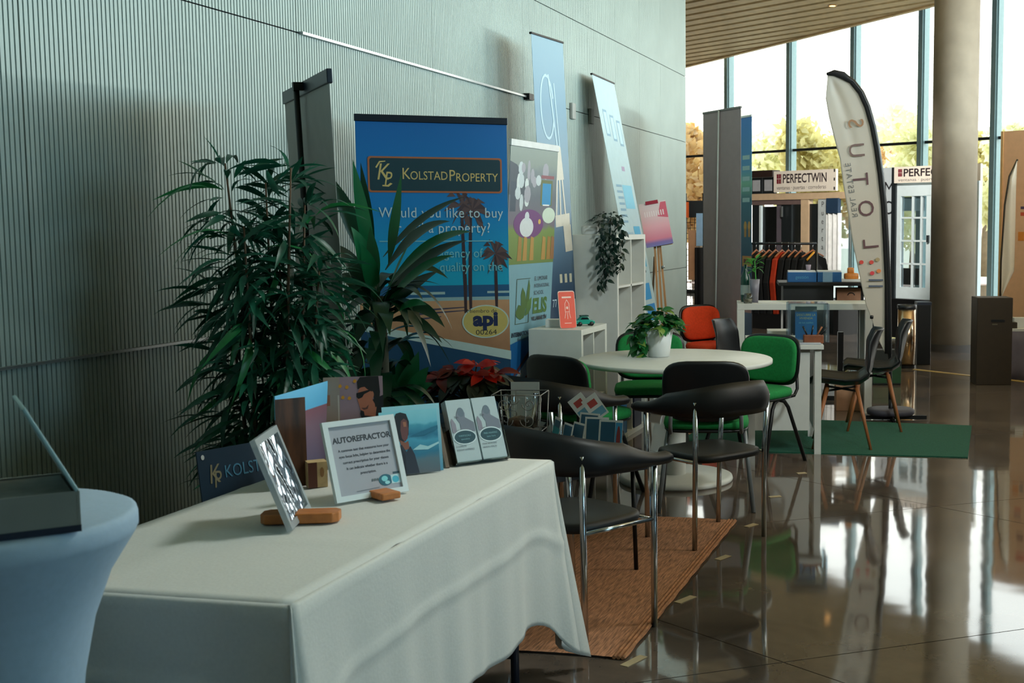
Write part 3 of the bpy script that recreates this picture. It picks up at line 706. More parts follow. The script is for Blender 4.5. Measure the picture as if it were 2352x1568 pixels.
FOOT = pm('varnished_wood', (186, 112, 52), .45, 0, .2, 10, stretch=(3, 14, 3))
# ---- autorefractor sign
M = plane(fl(775, 1159, ZC), fl(940, 1130, ZC), math.radians(19)); W_ = (fl(940, 1130, ZC) - fl(775, 1159, ZC)).length; Hh = .232
t = thing('sign_frame', 'white framed AUTOREFRACTOR notice in a wooden foot on the tablecloth', 'sign', M=M @ T(0, 0, .004))
part('frame', MB().box((0, .006, .008), (W_, .014, .016)).box((0, .006, Hh - .008), (W_, .014, .016)).box((-W_ / 2 + .008, .006, Hh / 2), (.016, .014, Hh - .032)).box((W_ / 2 - .008, .006, Hh / 2), (.016, .014, Hh - .032)), pm('white_frame', (216, 224, 226), .4, 0, .02), t)
part('sheet', MB().box((0, .008, Hh / 2), (W_ - .03, .004, Hh - .03)), pm('grey_paper', (172, 174, 184), .7, 0, .02), t)
pr_ = Print(-W_ / 2, .006, 0); DK = (34, 36, 46); sc = W_ / .2
pr_.text('AUTOREFRACTOR', W_ / 2 + .002, .168, .0235, DK, 'CENTER', .93, ox=.0006)
for i, l in enumerate(('A common test that measures how your', 'eyes focus light, helping to determine the', 'correct prescription for your glasses', 'It can indicate whether there is a', 'prescription.')):
    pr_.text(l, W_ / 2 + .002, .142 - i * .0175, .0105, (60, 62, 72), 'CENTER', .93, ox=.0002)
pr_.ell(W_ * .72, .044, .022, .017, (20, 96, 116)).ell(W_ * .71, .048, .010, .008, (130, 214, 220)).ell(W_ * .74, .036, .008, .005, (160, 225, 230))
pr_.rect(W_ * .80, .030, W_ * .93, .056, (196, 226, 232)).ell(W_ * .86, .042, .011, .010, (70, 180, 205)).rect(W_ * .84, .058, W_ * .93, .064, (46, 78, 92))
for k in range(3): pr_.rect(W_ * (.53 + .035 * k), .046, W_ * (.555 + .035 * k), .053, (88, 100, 104))
pr_.line((W_ * .3, .024), (W_ * .62, .026), .0016, (120, 124, 130)); pr_.done(t)
fx = MB().box((0, .0, .010), (.062, .17, .02)); 
ft_ = part('foot', MB().box((.022, 0, .008), (.06, .12, .02)), FOOT, t, bev=.004); ft_.matrix_local = Matrix.Rotation(math.radians(19), 4, 'X') @ T(0, .0, 0)
# ---- mirror-like clear frame
b0_, b1_ = fl(665, 1228, ZC), fl(720, 1166, ZC); M = plane(b0_, b1_, math.radians(20)); W_ = (b1_ - b0_).length * .8; Hh = .25
t = thing('sign_frame', 'tilted clear photo frame full of bright reflections in a wooden foot', 'sign', M=M @ T(0, 0, .004))
FRC = clear('frosted_acrylic', (.86, .92, .95), .12, .12, .35, (.72, .78, .82))
part('frame', MB().box((0, .004, .009), (W_, .014, .018)).box((0, .004, Hh - .009), (W_, .014, .018)).box((-W_ / 2 + .009, .004, Hh / 2), (.018, .014, Hh - .036)).box((W_ / 2 - .009, .004, Hh / 2), (.018, .014, Hh - .036)), FRC, t)
def foil(u, v):
    x = (u - .5) * (W_ - .036); z = .018 + v * (Hh - .036)
    return Vector((x, .002 + .0018 * math.sin(z * 90 + 5 * math.sin(x * 60)) + .0015 * math.sin(x * 120 + z * 40), z))
part('shiny_sheet', MB().grid(foil, 40, 50), pm('crinkled_film', (160, 172, 184), .07, .92, .15, 9), t)
part('back', MB().box((0, .0105, Hh / 2), (W_ - .01, .002, Hh - .01)), PLA, t)
fo = part('foot', MB().prism([(-.11, -.02), (-.095, -.035), (.075, -.035), (.09, -.02), (.09, .02), (.075, .035), (-.095, .035), (-.11, .02)], .026, 'z', -.004), FOOT, t, bev=.003)
fo.matrix_local = Matrix.Rotation(math.radians(20), 4, 'X') @ RZ(math.radians(90)) @ T(.01, 0, 0)
# ---- folded display card (timber print outside, blue inside)
hinge = fl(637, 1153, ZC); pa = fl(706, 1124, ZC); ha = .268
hinge = at(637, 1100, 3.62); hinge.z = ZC; pa = at(706, 1100, 3.68); pa.z = ZC; pb = at(757, 1060, 3.98); pb.z = ZC
t = thing('folded_card', 'folded standing card with timber print outside and blue inside', 'card', (hinge.x, hinge.y, ZC))
Z0 = Vector((hinge.x, hinge.y, ZC))
part('front_panel', MB().beam(Vector((pa - Z0).xyz) * .5 + UZ * .0, Vector((pa - Z0).xyz) * .5 + UZ * ha, .003, (pa - hinge).length, side=(pa - hinge).cross(UZ)), pm('timber_print', (78, 46, 26), .5, 0, .6, 9, stretch=(4, 4, .7)), t)
part('back_panel', MB().beam(Vector((pb - Z0).xyz) * .5, Vector((pb - Z0).xyz) * .5 + UZ * (ha + .01), .003, (pb - hinge).length, side=(pb - hinge).cross(UZ)), grad('blue_over_pink', [(0, (150, 92, 84)), (.12, (92, 84, 108)), (.55, (120, 96, 112)), (.74, (128, 84, 96)), (.75, (92, 178, 222)), (1, (110, 190, 232))], 0, ha + .01), t)
M = plane(at(707, 1128, 3.63), at(757, 1128, 3.66)); M.translation.z = ZC
t = thing('small_carton', 'small brown and tan carton beside the folded card', 'box', M=M)
part('body', MB().box((0, .03, .038), (.056, .05, .076)), pm('tan_carton', (196, 168, 122), .7, 0, .2, 30), t)
Print(-.028, .0048, 0).rect(.0, 0, .026, .076, (92, 48, 34)).ell(.04, .045, .006, .015, (150, 108, 62)).done(t)
# ---- poster with a person in sunglasses
M = plane(at(748, 1090, 3.94), at(884, 1090, 3.99), math.radians(8)); M.translation.z = ZC
t = thing('portrait_card', 'standing card with a person in sunglasses, behind the notice', 'card', M=M)
Wp = .185; hp = .292
part('sheet', MB().box((0, .003, hp / 2), (Wp, .004, hp)), pm('mauve_card', (150, 122, 130), .6, 0, .08, 12), t)
P = Print(-Wp / 2, 0.001, 0); HAIR = (26, 22, 22); SKIN = (176, 104, 78)
P.rect(0, 0, .05, hp, (150, 132, 120)).rect(.044, 0, .048, hp * .8, (186, 172, 160)).rect(0, .2, .02, .235, (150, 92, 66))
for u, v in ((.052, .262), (.073, .258), (.06, .225), (.08, .222), (.098, .277)): P.poly([(u - .006, v - .003), (u + .001, v - .006), (u + .006, v), (u + .002, v + .007), (u - .004, v + .005)], (206, 140, 36))
P.poly([(.118, .15), (.112, .17), (.118, .20), (.185, .23), (.185, .10), (.12, .10)], (22, 20, 24))
P.poly([(.108, .245), (.104, .226), (.106, .213), (.110, .2), (.114, .183), (.124, .178), (.126, .165), (.16, .16), (.164, .19), (.152, .215), (.155, .24), (.14, .262), (.118, .262)], SKIN)
P.poly([(.106, .25), (.105, .275), (.114, .29), (.14, .2915), (.172, .2915), (.176, .24), (.172, .2), (.160, .19), (.156, .222), (.150, .24), (.144, .246), (.136, .25), (.128, .258), (.116, .256)], HAIR)
P.poly([(.102, .238), (.102, .226), (.108, .219), (.12, .224), (.126, .234), (.146, .244), (.145, .249), (.122, .243)], (12, 12, 14))
P.ell(.151, .232, .0055, .011, SKIN).poly([(.116, .190), (.13, .19), (.14, .2), (.136, .186), (.124, .183)], (96, 58, 50)).rect(0, .1, .185, .148, (178, 130, 120)); P.done(t)
# ---- surfer picture: two sheets
SEA = grad('surf_photo', [(0, (96, 104, 112)), (.2, (88, 116, 128)), (.3, (40, 120, 150)), (.5, (70, 160, 190)), (.56, (36, 120, 152)), (.72, (70, 160, 186)), (.76, (120, 200, 220)), (1, (150, 220, 232))], 0, .21, mottle=.25)
M = plane(at(880, 1085, 3.80), at(1012, 1085, 3.90), math.radians(8)); M.translation.z = ZC
t = thing('surf_card', 'standing blue picture of a dark-haired person before the sea', 'card', M=M)
ws = .186
part('sheet', MB().box((0, .003, .1), (ws, .003, .2)), SEA, t)
P = Print(-ws / 2, .001, 0)
P.poly([(0.046, .18), (0.042, .155), (0.048, .118), (0.064, .1), (0.080, .105), (0.090, .125), (0.094, .165), (0.086, .19), (0.068, .2 - .004), (0.054, .193)], (22, 18, 22))
P.poly([(0.068, .168), (0.065, .14), (0.068, .115), (0.076, .104), (0.086, .112), (0.091, .14), (0.088, .168), (0.078, .176)], (112, 66, 62)).poly([(0.074, .165), (0.084, .165), (0.085, .15), (0.076, .15)], (168, 108, 78))
P.poly([(0.060, .11), (0.068, .075), (0.090, .08), (0.088, .105), (0.078, .1)], (140, 84, 64))
P.poly([(0.036, 0), (0.042, .05), (0.052, .085), (0.066, .095), (0.080, .07), (0.093, .088), (0.106, .06), (0.118, 0)], (40, 44, 58)).poly([(0.063, .09), (0.076, .06), (0.076, .0), (0.068, 0)], (24, 26, 36))
P.poly([(.09, .118), (.13, .13), (.186, .146), (.186, .135), (.14, .118)], (30, 112, 142)).poly([(.1, .075), (.125, .09), (.15, .082), (.186, .094), (.186, .088), (.15, .072)], (170, 216, 224)); P.done(t)
M2 = M @ T(.012, .02, 0)
t = thing('surf_card', 'plain pale blue sheet showing behind the picture of the sea', 'card', M=M2)
part('sheet', MB().box((.004, 0, .108), (ws, .002, .216)), grad('pale_sea', [(0, (80, 150, 180)), (1, (168, 222, 232))], 0, .216), t)
# ---- brochures in a holder
a, b = at(1052, 1075, 3.98), at(1170, 1054, 4.10); a.z = b.z = ZC; M = plane(a, b, math.radians(23)); wb_ = (b - a).length
t = thing('brochure_holder', 'clear two-pocket holder with matching brochures at the table end', 'holder', M=M @ T(0, 0, .004))
AC = clear('acrylic', (.93, .97, .97), .05)
part('holder_shell', MB().box((0, .052, .004), (wb_ + .004, .11, .006)).box((0, .104, .10), (wb_ + .004, .003, .2)).box((-wb_ / 2 - .003, .05, .06), (.003, .1, .12)).box((wb_ / 2 + .003, .05, .06), (.003, .1, .12)), AC, t)
for k, s1 in enumerate((-1, 1)):
    x = s1 * wb_ / 4
    br = part('brochure', MB().box((x, .02, .112), (wb_ / 2 - .006, .034, .212)), pm('brochure_paper', (176, 192, 196), .5, 0, .03), t)
    P = Print(x - wb_ / 4 + .003, .0025, .006); wd = wb_ / 2 - .006
    P.poly([(.03, .205 - .04), (.026, .15), (.036, .13), (.034, .1), (.06, .1), (wd - .002, .1), (wd - .002, .13), (.058, .15), (.06, .165), (.052, .18), (.038, .18)], (112, 120, 134)).poly([(.004, .14), (.004, .1), (.02, .1), (.02, .13), (.01, .15)], (136, 132, 146)).ell(.046, .168, .012, .016, (96, 112, 126))
    P.text("I'm", .02, .148, .012, (50, 50, 60)).text('optique', .012, .104, .011, (110, 118, 124)).ell(wd / 2, .083, wd * .47, .026, (206, 222, 226)).ell(wd / 2, .083, wd * .43, .022, (14, 66, 78))
    P.text('VARIFOCALS' if s1 < 0 else 'FREE HEARING', wd / 2, .085, .0085, (110, 160, 170), 'CENTER', .9).text('specialists' if s1 < 0 else 'tests here', wd / 2, .074, .008, (110, 160, 170), 'CENTER')
    for i, l in enumerate((('A complete', 'eyesight experience') if s1 < 0 else ('Your vision and', 'hearing health'))): P.text(l.upper(), .006, .050 - i * .0115, .0078, (70, 78, 92), 'LEFT', .8)
    P.done(br)
t = thing('brochure_pack', 'tan leaflets stacked sideways behind the brochure holder', 'leaflet', M=M @ T(-wb_ / 2 - .012, .05, .001) @ RZ(math.radians(64)))
part('sheet', MB().box((0, 0, .1), (.10, .012, .2)), pm('tan_leaflet', (150, 128, 112), .6, 0, .15, 20), t)
Print(-.05, -.0065, 0).poly([(.0, .04), (.02, .03), (.045, .1), (.03, .2), (.012, .18)], (96, 66, 66)).rect(.06, .08, .085, .15, (44, 54, 80)).done(t)

# ================================================================= COCKTAIL TABLE, FRONT LEFT
ce = fl(283, 1185, 1.0); cr = .262; c = ce - RT * cr
SPX = pm('stretch_cover', (160, 184, 206), .75, 0, .03, 60, .05)
t = thing('cocktail_table', 'high round table in a white stretch cover, front left', 'table', (c.x, c.y, 0))
part('stretch_cover', MB().lathe([(0, 1.0), (cr - .012, 1.0), (cr - .003, .996), (cr, .985), (cr, .965), (cr - .004, .955), (cr - .05, .88), (cr - .082, .79), (cr - .104, .68), (cr - .118, .55), (cr - .11, .4), (cr - .07, .2), (cr - .02, .02), (cr - .02, 0)][::-1], 64, caps=False), SPX, t)
b1 = fl(188, 1218, 1.003); b1b = fl(188, 1131, 1.0)
dcx = b1 - Vector((math.cos(YAW + math.radians(34)), math.sin(YAW + math.radians(34)), 0)) * .17
t = thing('display_case', 'shallow grey display case with a raised lid on the round table', 'case', M=T(dcx.x, dcx.y, 1.002) @ RZ(YAW + math.radians(34)))
CASE = pm('smoked_case', (128, 132, 128), .35, 0, .12, 5)
part('base', MB().box((0, .1, .006), (.34, .2, .012)), pm('case_base', (24, 34, 52), .5), t)
part('body', MB().box((0, .003, .042), (.336, .005, .06)).box((0, .197, .042), (.336, .005, .06)).box((.167, .1, .042), (.005, .2, .06)).box((-.167, .1, .042), (.005, .2, .06)).box((0, .1, .014), (.33, .19, .004)), CASE, t)
part('lining', MB().box((0, .1, .066), (.318, .18, .006)), pm('grey_foam', (112, 116, 112), .9, 0, .15, 30), t)
ld = part('lid', MB().box((0, .1, .085), (.007, .2, .17)), pm('pale_lid', (150, 184, 190), .4, 0, .04), t, bev=.002); ld.matrix_local = T(.166, 0, .072) @ Matrix.Rotation(math.radians(-26.5), 4, 'Y')
tip = part('lid_edge', MB().box((0, .1, .176), (.008, .2, .022)), pm('brass_edge', (150, 140, 110), .5), t); tip.matrix_local = ld.matrix_local.copy()
k = fl(236, 1325, ZC)
t = thing('wooden_clip', 'tiny wooden clip at the left end of the tablecloth', 'clip', (k.x, k.y, ZC))
part('jaw', MB().box((0, 0, .006), (.02, .012, .012)), FOOT, t)

# ================================================================= BANNERS ALONG THE WALL
def frame3(BL, BR, TL):
    BL, BR, TL = Vector(BL), Vector(BR), Vector(TL); ex = (BR - BL).normalized(); ez = TL - BL; ez = (ez - ex * ez.dot(ex)); L = ez.length; ez.normalize(); ey = ez.cross(ex)
    M = Matrix((ex, ey, ez)).transposed().to_4x4(); M.translation = BL; return M, (BR - BL).length, L
DARKNAVY = pm('dark_navy_rail', (14, 26, 40), .4, .2, .05)
def rollup(label, M, W_, Hh, fab, rail, cat='banner', pole_front=False, railh=.035, feet=True):
    t = thing('banner', label, cat, M=M)
    part('fabric', MB().box((W_ / 2, 0, Hh / 2 + .03), (W_, .0016, Hh - .06)), fab, t)
    part('top_rail', MB().box((W_ / 2, .002, Hh - railh / 2), (W_ + .01, .02, railh)), rail, t, bev=.003)
    part('base', MB().box((W_ / 2, .0, .04), (W_ + .04, .11, .08)), ALU, t, bev=.01)
    part('pole', MB().tube([(W_ / 2, .03, .06), (W_ / 2, .03, Hh - .005)], .011, 8), BLACKM, t)
    return t
# ---- big property banner
TL, TR = at(815, 261, 6.2), at(1163, 272, 6.455); BLp = Vector((TL.x - .0, TL.y, 0.0)); BRp = Vector((TR.x, TR.y, 0.0))
M, W_, Hh = frame3(BLp, BRp, TL)
SKYB = grad('banner_sky', [(0, (8, 50, 80)), (.3, (12, 80, 120)), (.40, (20, 200, 228)), (.55, (0, 180, 230)), (.75, (0, 130, 205)), (1, (0, 96, 168))], 0.2, 2.12, rough=.45)
t = rollup('blue banner of Kolstad Property with palms and a beach', M, W_, Hh, SKYB, DARKNAVY)
P = Print(0, -.001, 0)
def V(y): return Hh - .035 - (y - 281) / 458.0     # picture row -> height on this sheet
def U(x): return (x - 815) / 348.0 * W_
P.ts = .915; GOLD = (214, 190, 118); BR = (176, 104, 66)
P.rect(0, V(692), W_, V(656), (24, 96, 150)).rect(0, V(693), W_, V(684), (150, 196, 210)).rect(U(930), V(677), U(1010), V(671), (168, 206, 214)).rect(U(1110), V(676), W_, V(671), (168, 206, 214))
P.rect(0, V(850), W_, V(692), grad('sand', [(0, (150, 112, 84)), (1, (204, 164, 128))], V(850), V(692), mottle=.5))
for y, x0, x1 in ((712, 925, 1060), (720, 925, 1055), (733, 925, 1000)): P.poly([(U(x0), V(y)), (U(x1), V(y - 5)), (U(x1), V(y - 3)), (U(x0), V(y + 6))], (70, 70, 96))
TR_ = (58, 44, 54); FR = (74, 58, 66)
def ptrunk(x0, x1, ytop, ybot, wd): P.poly([(U(x0 - wd), V(ytop)), (U(x0 + wd), V(ytop)), (U(x1 + wd * 1.3), V((ytop * .3 + ybot * .7))), (U(x1 + wd), V(ybot)), (U(x1 - wd), V(ybot)), (U(x1 - wd * 1.4), V(ytop * .3 + ybot * .7))], TR_)
def pcrown(x, y, r, n, seed):
    rr = random.Random(seed)
    for k in range(n):
        a = -2.6 + 5.2 * k / (n - 1) + PI / 2 + rr.uniform(-.15, .15); L = r * rr.uniform(.75, 1.1); dx, dy = math.cos(a), math.sin(a)
        ex, ey = x + dx * L, y - dy * L + L * .35; mx_, my_ = x + dx * L * .55, y - dy * L * .75; s_ = r * .13
        P.poly([(U(x), V(y + 2)), (U(mx_ - dy * s_), V(my_ - abs(dx) * s_)), (U(ex), V(ey)), (U(mx_ + dy * s_), V(my_ + abs(dx) * s_ + s_ * .6))], FR if k % 2 else (96, 76, 78))
ptrunk(1053, 1058, 480, 722, 3.2); ptrunk(1074, 1070, 486, 722, 3.2); ptrunk(1131, 1132, 585, 712, 3)
pcrown(1054, 468, 46, 13, 1); pcrown(1078, 478, 44, 13, 2); pcrown(1131, 580, 40, 15, 3)
P.poly([(0, V(740)), (0, V(757)), (U(1165), V(836)), (U(1165), V(815))], (190, 222, 228)).poly([(0, V(757)), (0, V(1060)), (W_, V(1060)), (W_, V(836))], (10, 70, 112))
P.rect(0, V(1085), W_, V(1050), (12, 40, 66))
def rrect(u0, v0, u1, v1, r, c):
    pts = []
    for (cx_, cy_, a0) in ((u1 - r, v1 - r, 0), (u0 + r, v1 - r, PI / 2), (u0 + r, v0 + r, PI), (u1 - r, v0 + r, 1.5 * PI)):
        pts += [(cx_ + r * math.cos(a0 + k * PI / 10), cy_ + r * math.sin(a0 + k * PI / 10)) for k in range(6)]
    P.poly(pts, c)
rrect(U(840), V(441), U(1150), V(359), .015, BR); rrect(U(844), V(437), U(1146), V(363), .012, (14, 58, 70))
P.text('K', U(858), V(412), .128, GOLD, shear=.22, sx=.8).text('P', U(875), V(424), .105, GOLD, shear=.2, sx=.75)
P.poly([(U(857), V(384)), (U(866), V(370)), (U(880), V(369)), (U(880), V(371)), (U(868), V(373)), (U(860), V(386))], GOLD).poly([(U(872), V(424)), (U(884), V(424)), (U(890), V(419)), (U(895), V(421)), (U(886), V(428)), (U(872), V(427))], GOLD)
P.text('K', U(916), V(410), .088, GOLD, sx=.82).text('OLSTAD', U(935), V(411), .066, GOLD, sx=.82).text('P', U(1024), V(413), .088, GOLD, sx=.82).text('ROPERTY', U(1040), V(414), .066, GOLD, sx=.84)
WH = (196, 226, 238)
P.text('Would you like to buy', U(862), V(498), .080, WH, sx=.87, space=1.06).text('or sell a property?', U(884), V(533), .080, WH, sx=.87, space=1.06).rect(U(862), V(554), U(1125), V(551.5), (120, 200, 222))
P.text('agency of', U(1100), V(591), .072, (120, 208, 228), 'RIGHT', .88).text('quality on the', U(1148), V(623), .072, (120, 208, 228), 'RIGHT', .88)
P.text('email:', U(912), V(884), .06, WH, sx=1.0, space=1.2)
P.ell(U(1105), V(743), .121, .086, (196, 226, 226), 40).ell(U(1105), V(743), .114, .080, (206, 196, 118), 40)
P.text('api', U(1105), V(752), .108, (16, 40, 92), 'CENTER', 1.12, ox=.005).text('Miembro de', U(1096), V(722), .03, (60, 62, 60), 'CENTER', 1.15).text('00264', U(1106), V(774), .04, (40, 44, 50), 'CENTER', 1.2)
P.done(t)
# ---- school banner
TL, TR = at(1175, 318, 7.4), at(1283, 335, 8.08); M, W_, Hh = frame3((TL.x - .13, TL.y, 0), (TR.x - .13, TR.y, 0), TL)
t = rollup('white and blue ELIS school banner with a classroom photo on top', M, W_, Hh, pm('pale_blue_fabric', (110, 154, 170), .5, 0, .02), pm('white_rail', (196, 200, 200), .4, .2), railh=.04)
P = Print(0, -.001, 0); h0 = Hh
P.rect(0, 1.30, W_, h0 - .04, grad('classroom', [(0, (96, 120, 60)), (.28, (106, 130, 64)), (.33, (104, 96, 110)), (.55, (88, 98, 108)), (.75, (110, 122, 126)), (.82, (126, 138, 132)), (1, (132, 144, 138))], 1.30, h0, mottle=.12))
rr = random.Random(4)
P.poly([(0, 1.72), (0, 1.92), (.1, 1.9), (.24, 1.80), (.24, 1.72)], (60, 72, 84)).rect(.02, 1.62, .1, 1.80, (50, 66, 82))
for k in range(16):
    u, v = rr.uniform(.12, .7), rr.uniform(1.66, 1.9); P.ell(u, v, rr.uniform(.02, .05), rr.uniform(.03, .06), rr.choice([(196, 206, 206), (180, 192, 196), (150, 150, 160), (172, 180, 160)]), 9)
P.rect(.46, 1.66, .64, 1.82, (90, 100, 60)).rect(.485, 1.665, .62, 1.80, (24, 130, 180)).rect(.46, 1.83, .66, 1.85, (128, 74, 84)).rect(.5, 1.66, .6, 1.668, (220, 225, 225))
P.ell(.30, 1.545, .22, .09, (98, 52, 108)).ell(.27, 1.525, .1, .06, (196, 202, 206)).ell(.27, 1.59, .032, .03, (190, 198, 204)).ell(.46, 1.56, .02, .016, (200, 164, 80)).ell(.6, 1.6, .1, .05, (190, 206, 190))
for u in (.16, .24, .34, .52, .6, .66): P.poly([(u - .012, 1.32), (u + .05, 1.32), (u + .045, 1.46), (u, 1.47)], rr.choice([(150, 116, 58), (164, 128, 64), (134, 96, 60)]))
P.rect(0, .0, W_, .80, (16, 86, 142)).poly([(0, .79), (W_, .80), (W_, .865), (W_ * .6, .85), (0, .80)], (16, 86, 142))
G1 = (62, 96, 40)
def ring(u0, v0, u1, v1, wd, c): P.rect(u0, v0, u0 + wd, v1, c).rect(u1 - wd * 1.2, v0, u1, v0 + (v1 - v0) * .3, c).rect(u0, v0, u1, v0 + wd * .5, c).rect(u0, v1 - wd * .5, u1, v1, c)
ring(.16, .93, .36, 1.21, .008, (60, 84, 70))
P.poly([(.30, .99), (.24, 1.03), (.23, 1.11), (.25, 1.155), (.29, 1.12), (.312, 1.06)], G1).poly([(.30, 1.03), (.315, 1.12), (.34, 1.205), (.36, 1.16), (.355, 1.06), (.34, 1.0)], G1).poly([(.16, 1.0), (.2, 1.05), (.25, 1.04), (.30, .99), (.28, .965), (.23, .955), (.18, .975)], G1).poly([(.30, .975), (.33, 1.06), (.39, 1.09), (.385, 1.02), (.35, .985)], (74, 112, 48))
P.text('EL LIMONAR', .42, 1.19, .038, (64, 72, 84), sx=.95).text('INTERNATIONAL', .42, 1.145, .034, (64, 72, 84), sx=.9).text('SCHOOL', .42, 1.10, .036, (64, 72, 84), sx=1.05)
P.text('ELIS', .41, .985, .13, (66, 104, 44), sx=1.0, ox=.005).text('VILLAMARTÍN', .40, .937, .036, (40, 46, 58), sx=1.05, ox=.0012)
P.text('INTERNATIONAL EDUCATION', W_ / 2 + .02, .835 + .02, .037, (36, 46, 62), 'CENTER', 1.0, ox=.0015).text('From the age of 3 to 18', W_ / 2 + .02, .80 + .02, .033, (60, 70, 86), 'CENTER', 1.05)
P.poly([(.17, .62), (.38, .75), (.40, .75), (.62, .635), (.62, .62), (.40, .715), (.38, .715), (.17, .60)], (84, 50, 58)).poly([(.2, .53), (.2, .60), (.385, .71), (.385, .58)], (176, 182, 186)).poly([(.385, .58), (.385, .71), (.58, .63), (.58, .56)], (84, 72, 92)).poly([(.04, .46), (.42, .62), (.42, .6), (.04, .435)], (164, 84, 60)).poly([(.06, .28), (.06, .43), (.3, .54), (.3, .34)], (120, 74, 78)).poly([(.3, .34), (.3, .54), (.5, .6), (.5, .4)], (168, 176, 186))
for u in (.09, .15, .21): P.rect(u, .3, u + .035, .44, (66, 42, 48))
P.done(t)
# ---- tall blue lighthouse banner leaning on the wall
TL, TR = at(1217, 72, 8.3), at(1290, 97, 8.75); M, W_, Hh = frame3((TL.x + .12, TL.y, 0), (TR.x + .12, TR.y, 0), TL)
t = rollup('tall steel-blue banner with a pale lighthouse, leaning on the wall', M, W_, Hh, grad('tall_blue', [(0, (10, 40, 70)), (.36, (14, 48, 80)), (.47, (84, 112, 138)), (.66, (112, 142, 160)), (.8, (90, 134, 158)), (1, (124, 156, 170))], 0, 2.9, rough=.4), BLACKM, railh=.014)
P = Print(0, -.001, 0); LT = (190, 206, 212)
def arcs(cu, cv, a, b, wd, c, a0, a1, n=22):
    for k in range(n):
        p, q = a0 + (a1 - a0) * k / n, a0 + (a1 - a0) * (k + 1) / n
        P.poly([(cu + a * math.cos(p), cv + b * math.sin(p)), (cu + a * math.cos(q), cv + b * math.sin(q)), (cu + (a - wd) * math.cos(q), cv + (b - wd) * math.sin(q)), (cu + (a - wd) * math.cos(p), cv + (b - wd) * math.sin(p))], c)
arcs(W_ * .38, 2.33, W_ * .22, .22, .018, (164, 192, 204), .3, 5.8); P.line((W_ * .45, 2.55), (W_ * .66, 2.0), .018, (164, 192, 204)).line((W_ * .62, 2.5), (W_ * .72, 2.05), .014, (164, 192, 204))
CRM = (200, 196, 184)
P.poly([(W_ * .46, 1.52), (W_ * .93, 1.54), (W_ * .93, 1.62), (W_ * .46, 1.60)], CRM)
for a, b in ((.50, .58), (.64, .66), (.80, .74)): P.line((W_ * a, 1.6), (W_ * b, 1.86), .02, CRM)
P.poly([(W_ * .55, 1.84), (W_ * .8, 1.85), (W_ * .76, 1.98), (W_ * .74, 2.07), (W_ * .66, 2.08), (W_ * .6, 1.98)], CRM).poly([(W_ * .74, 1.35), (W_ * .98, 1.36), (W_ * .95, 1.54), (W_ * .7, 1.54)], CRM)
for k in range(3): P.rect(W_ * (.5 + .16 * k), 1.14, W_ * (.58 + .16 * k), 1.2, (190, 190, 170))
for i, v in enumerate((.98, .85, .72)): P.text(('77 347', '291 256', '677 677')[i], W_ * .62, v, .075, (176, 200, 216), 'RIGHT', .9)
P.rect(W_ * .68, .74, W_ * .98, 1.02, (196, 206, 204))
for i, v in enumerate((.6, .5)): P.rect(W_ * .15, v, W_ * .95, v + .022, (130, 166, 186))
for i, v in enumerate((.38, .31)): P.rect(W_ * .15, v, W_ * .95, v + .02, (150, 116, 96))
P.done(t)
# ---- slim banner leaning on the wall
TL, TR = at(1360, 168, 10.15), at(1411, 190, 10.85); dx = .52; M, W_, Hh = frame3((TL.x + dx, TL.y, .0), (TR.x + dx, TR.y, .0), TL)
t = rollup('slim pale blue banner leaning far back against the wall', M, W_, Hh, pm('ice_blue_fabric', (166, 190, 196), .5, 0, .04), BLACKM, railh=.014)
P = Print(0, -.001, 0); GT = (118, 154, 176)
for k in range(3): P.rect(.12 + .2 * k, 2.3 - .03 * k, .24 + .2 * k, 2.52 - .03 * k, GT).rect(.135 + .2 * k, 2.32 - .03 * k, .225 + .2 * k, 2.50 - .03 * k, (170, 204, 218))
P.rect(.4, 2.02, .5, 2.06, (156, 140, 168)).rect(.3, 1.7, .62, 1.9, (116, 182, 206)).rect(.42, 1.2, .64, 1.55, (70, 160, 196)).rect(.1, .92, .6, 1.06, (52, 142, 198)).rect(.35, .74, .66, .88, (40, 128, 192)).rect(.1, 1.22, .38, 1.5, (142, 172, 188))
for k in range(7): P.rect(.1, 1.58 + .05 * k, .28, 1.6 + .05 * k, GT)
P.ell(.55, 1.16, .03, .012, (70, 90, 100)).done(t)
# ---- banner seen from behind, front left
TL, TR = at(644, 216, 5.28), at(742, 164, 4.50); sh = .115
M, W_, Hh = frame3((TL.x + sh, TL.y - sh * .2, 0), (TR.x + sh, TR.y - sh * .2, 0), TL)
t = rollup('grey back of a banner with a black rail and centre pole, behind the bamboo', M, W_, Hh, pm('grey_banner_back', (176, 172, 168), .65, 0, .05), DARKNAVY, railh=.05)
for o in t.children:
    if o.name.startswith('pole'): o.location.y = -.062
part('hook', MB().box((W_ / 2, -.02, Hh - .02), (.03, .05, .03)), BLACKM, t)
# ---- yard sign
a, b = at(458, 1150, 3.75), at(640, 1150, 4.0); z1 = at(443, 1042, 3.75).z
M, W_, Hh = frame3((a.x + .05, a.y, .3), (b.x + .05, b.y, .3), (a.x - .03, a.y, z1))
t = thing('yard_sign', 'dark blue Kolstad yard sign standing behind the white table', 'sign', M=M)
part('board', MB().box((W_ / 2, .004, Hh / 2), (W_, .006, Hh)), pm('navy_board', (10, 44, 66), .5, 0, .06), t)
for k in (.2, .8): part('stake', MB().tube([(W_ * k, .012, .1), (W_ * k, .012, -.3)], .008, 6), GREYLEG, t)
P = Print(0, 0, 0); G2 = (136, 128, 100)
P.text('K', .03, Hh - .105, .085, G2, sx=.75, shear=.15).text('P', .045, Hh - .12, .075, G2, sx=.75, shear=.15).text('KOLSTAD', .088, Hh - .095, .056, (70, 130, 160), sx=.8).text('PROPERTY', .088 + .2, Hh - .095, .056, G2, sx=.8)
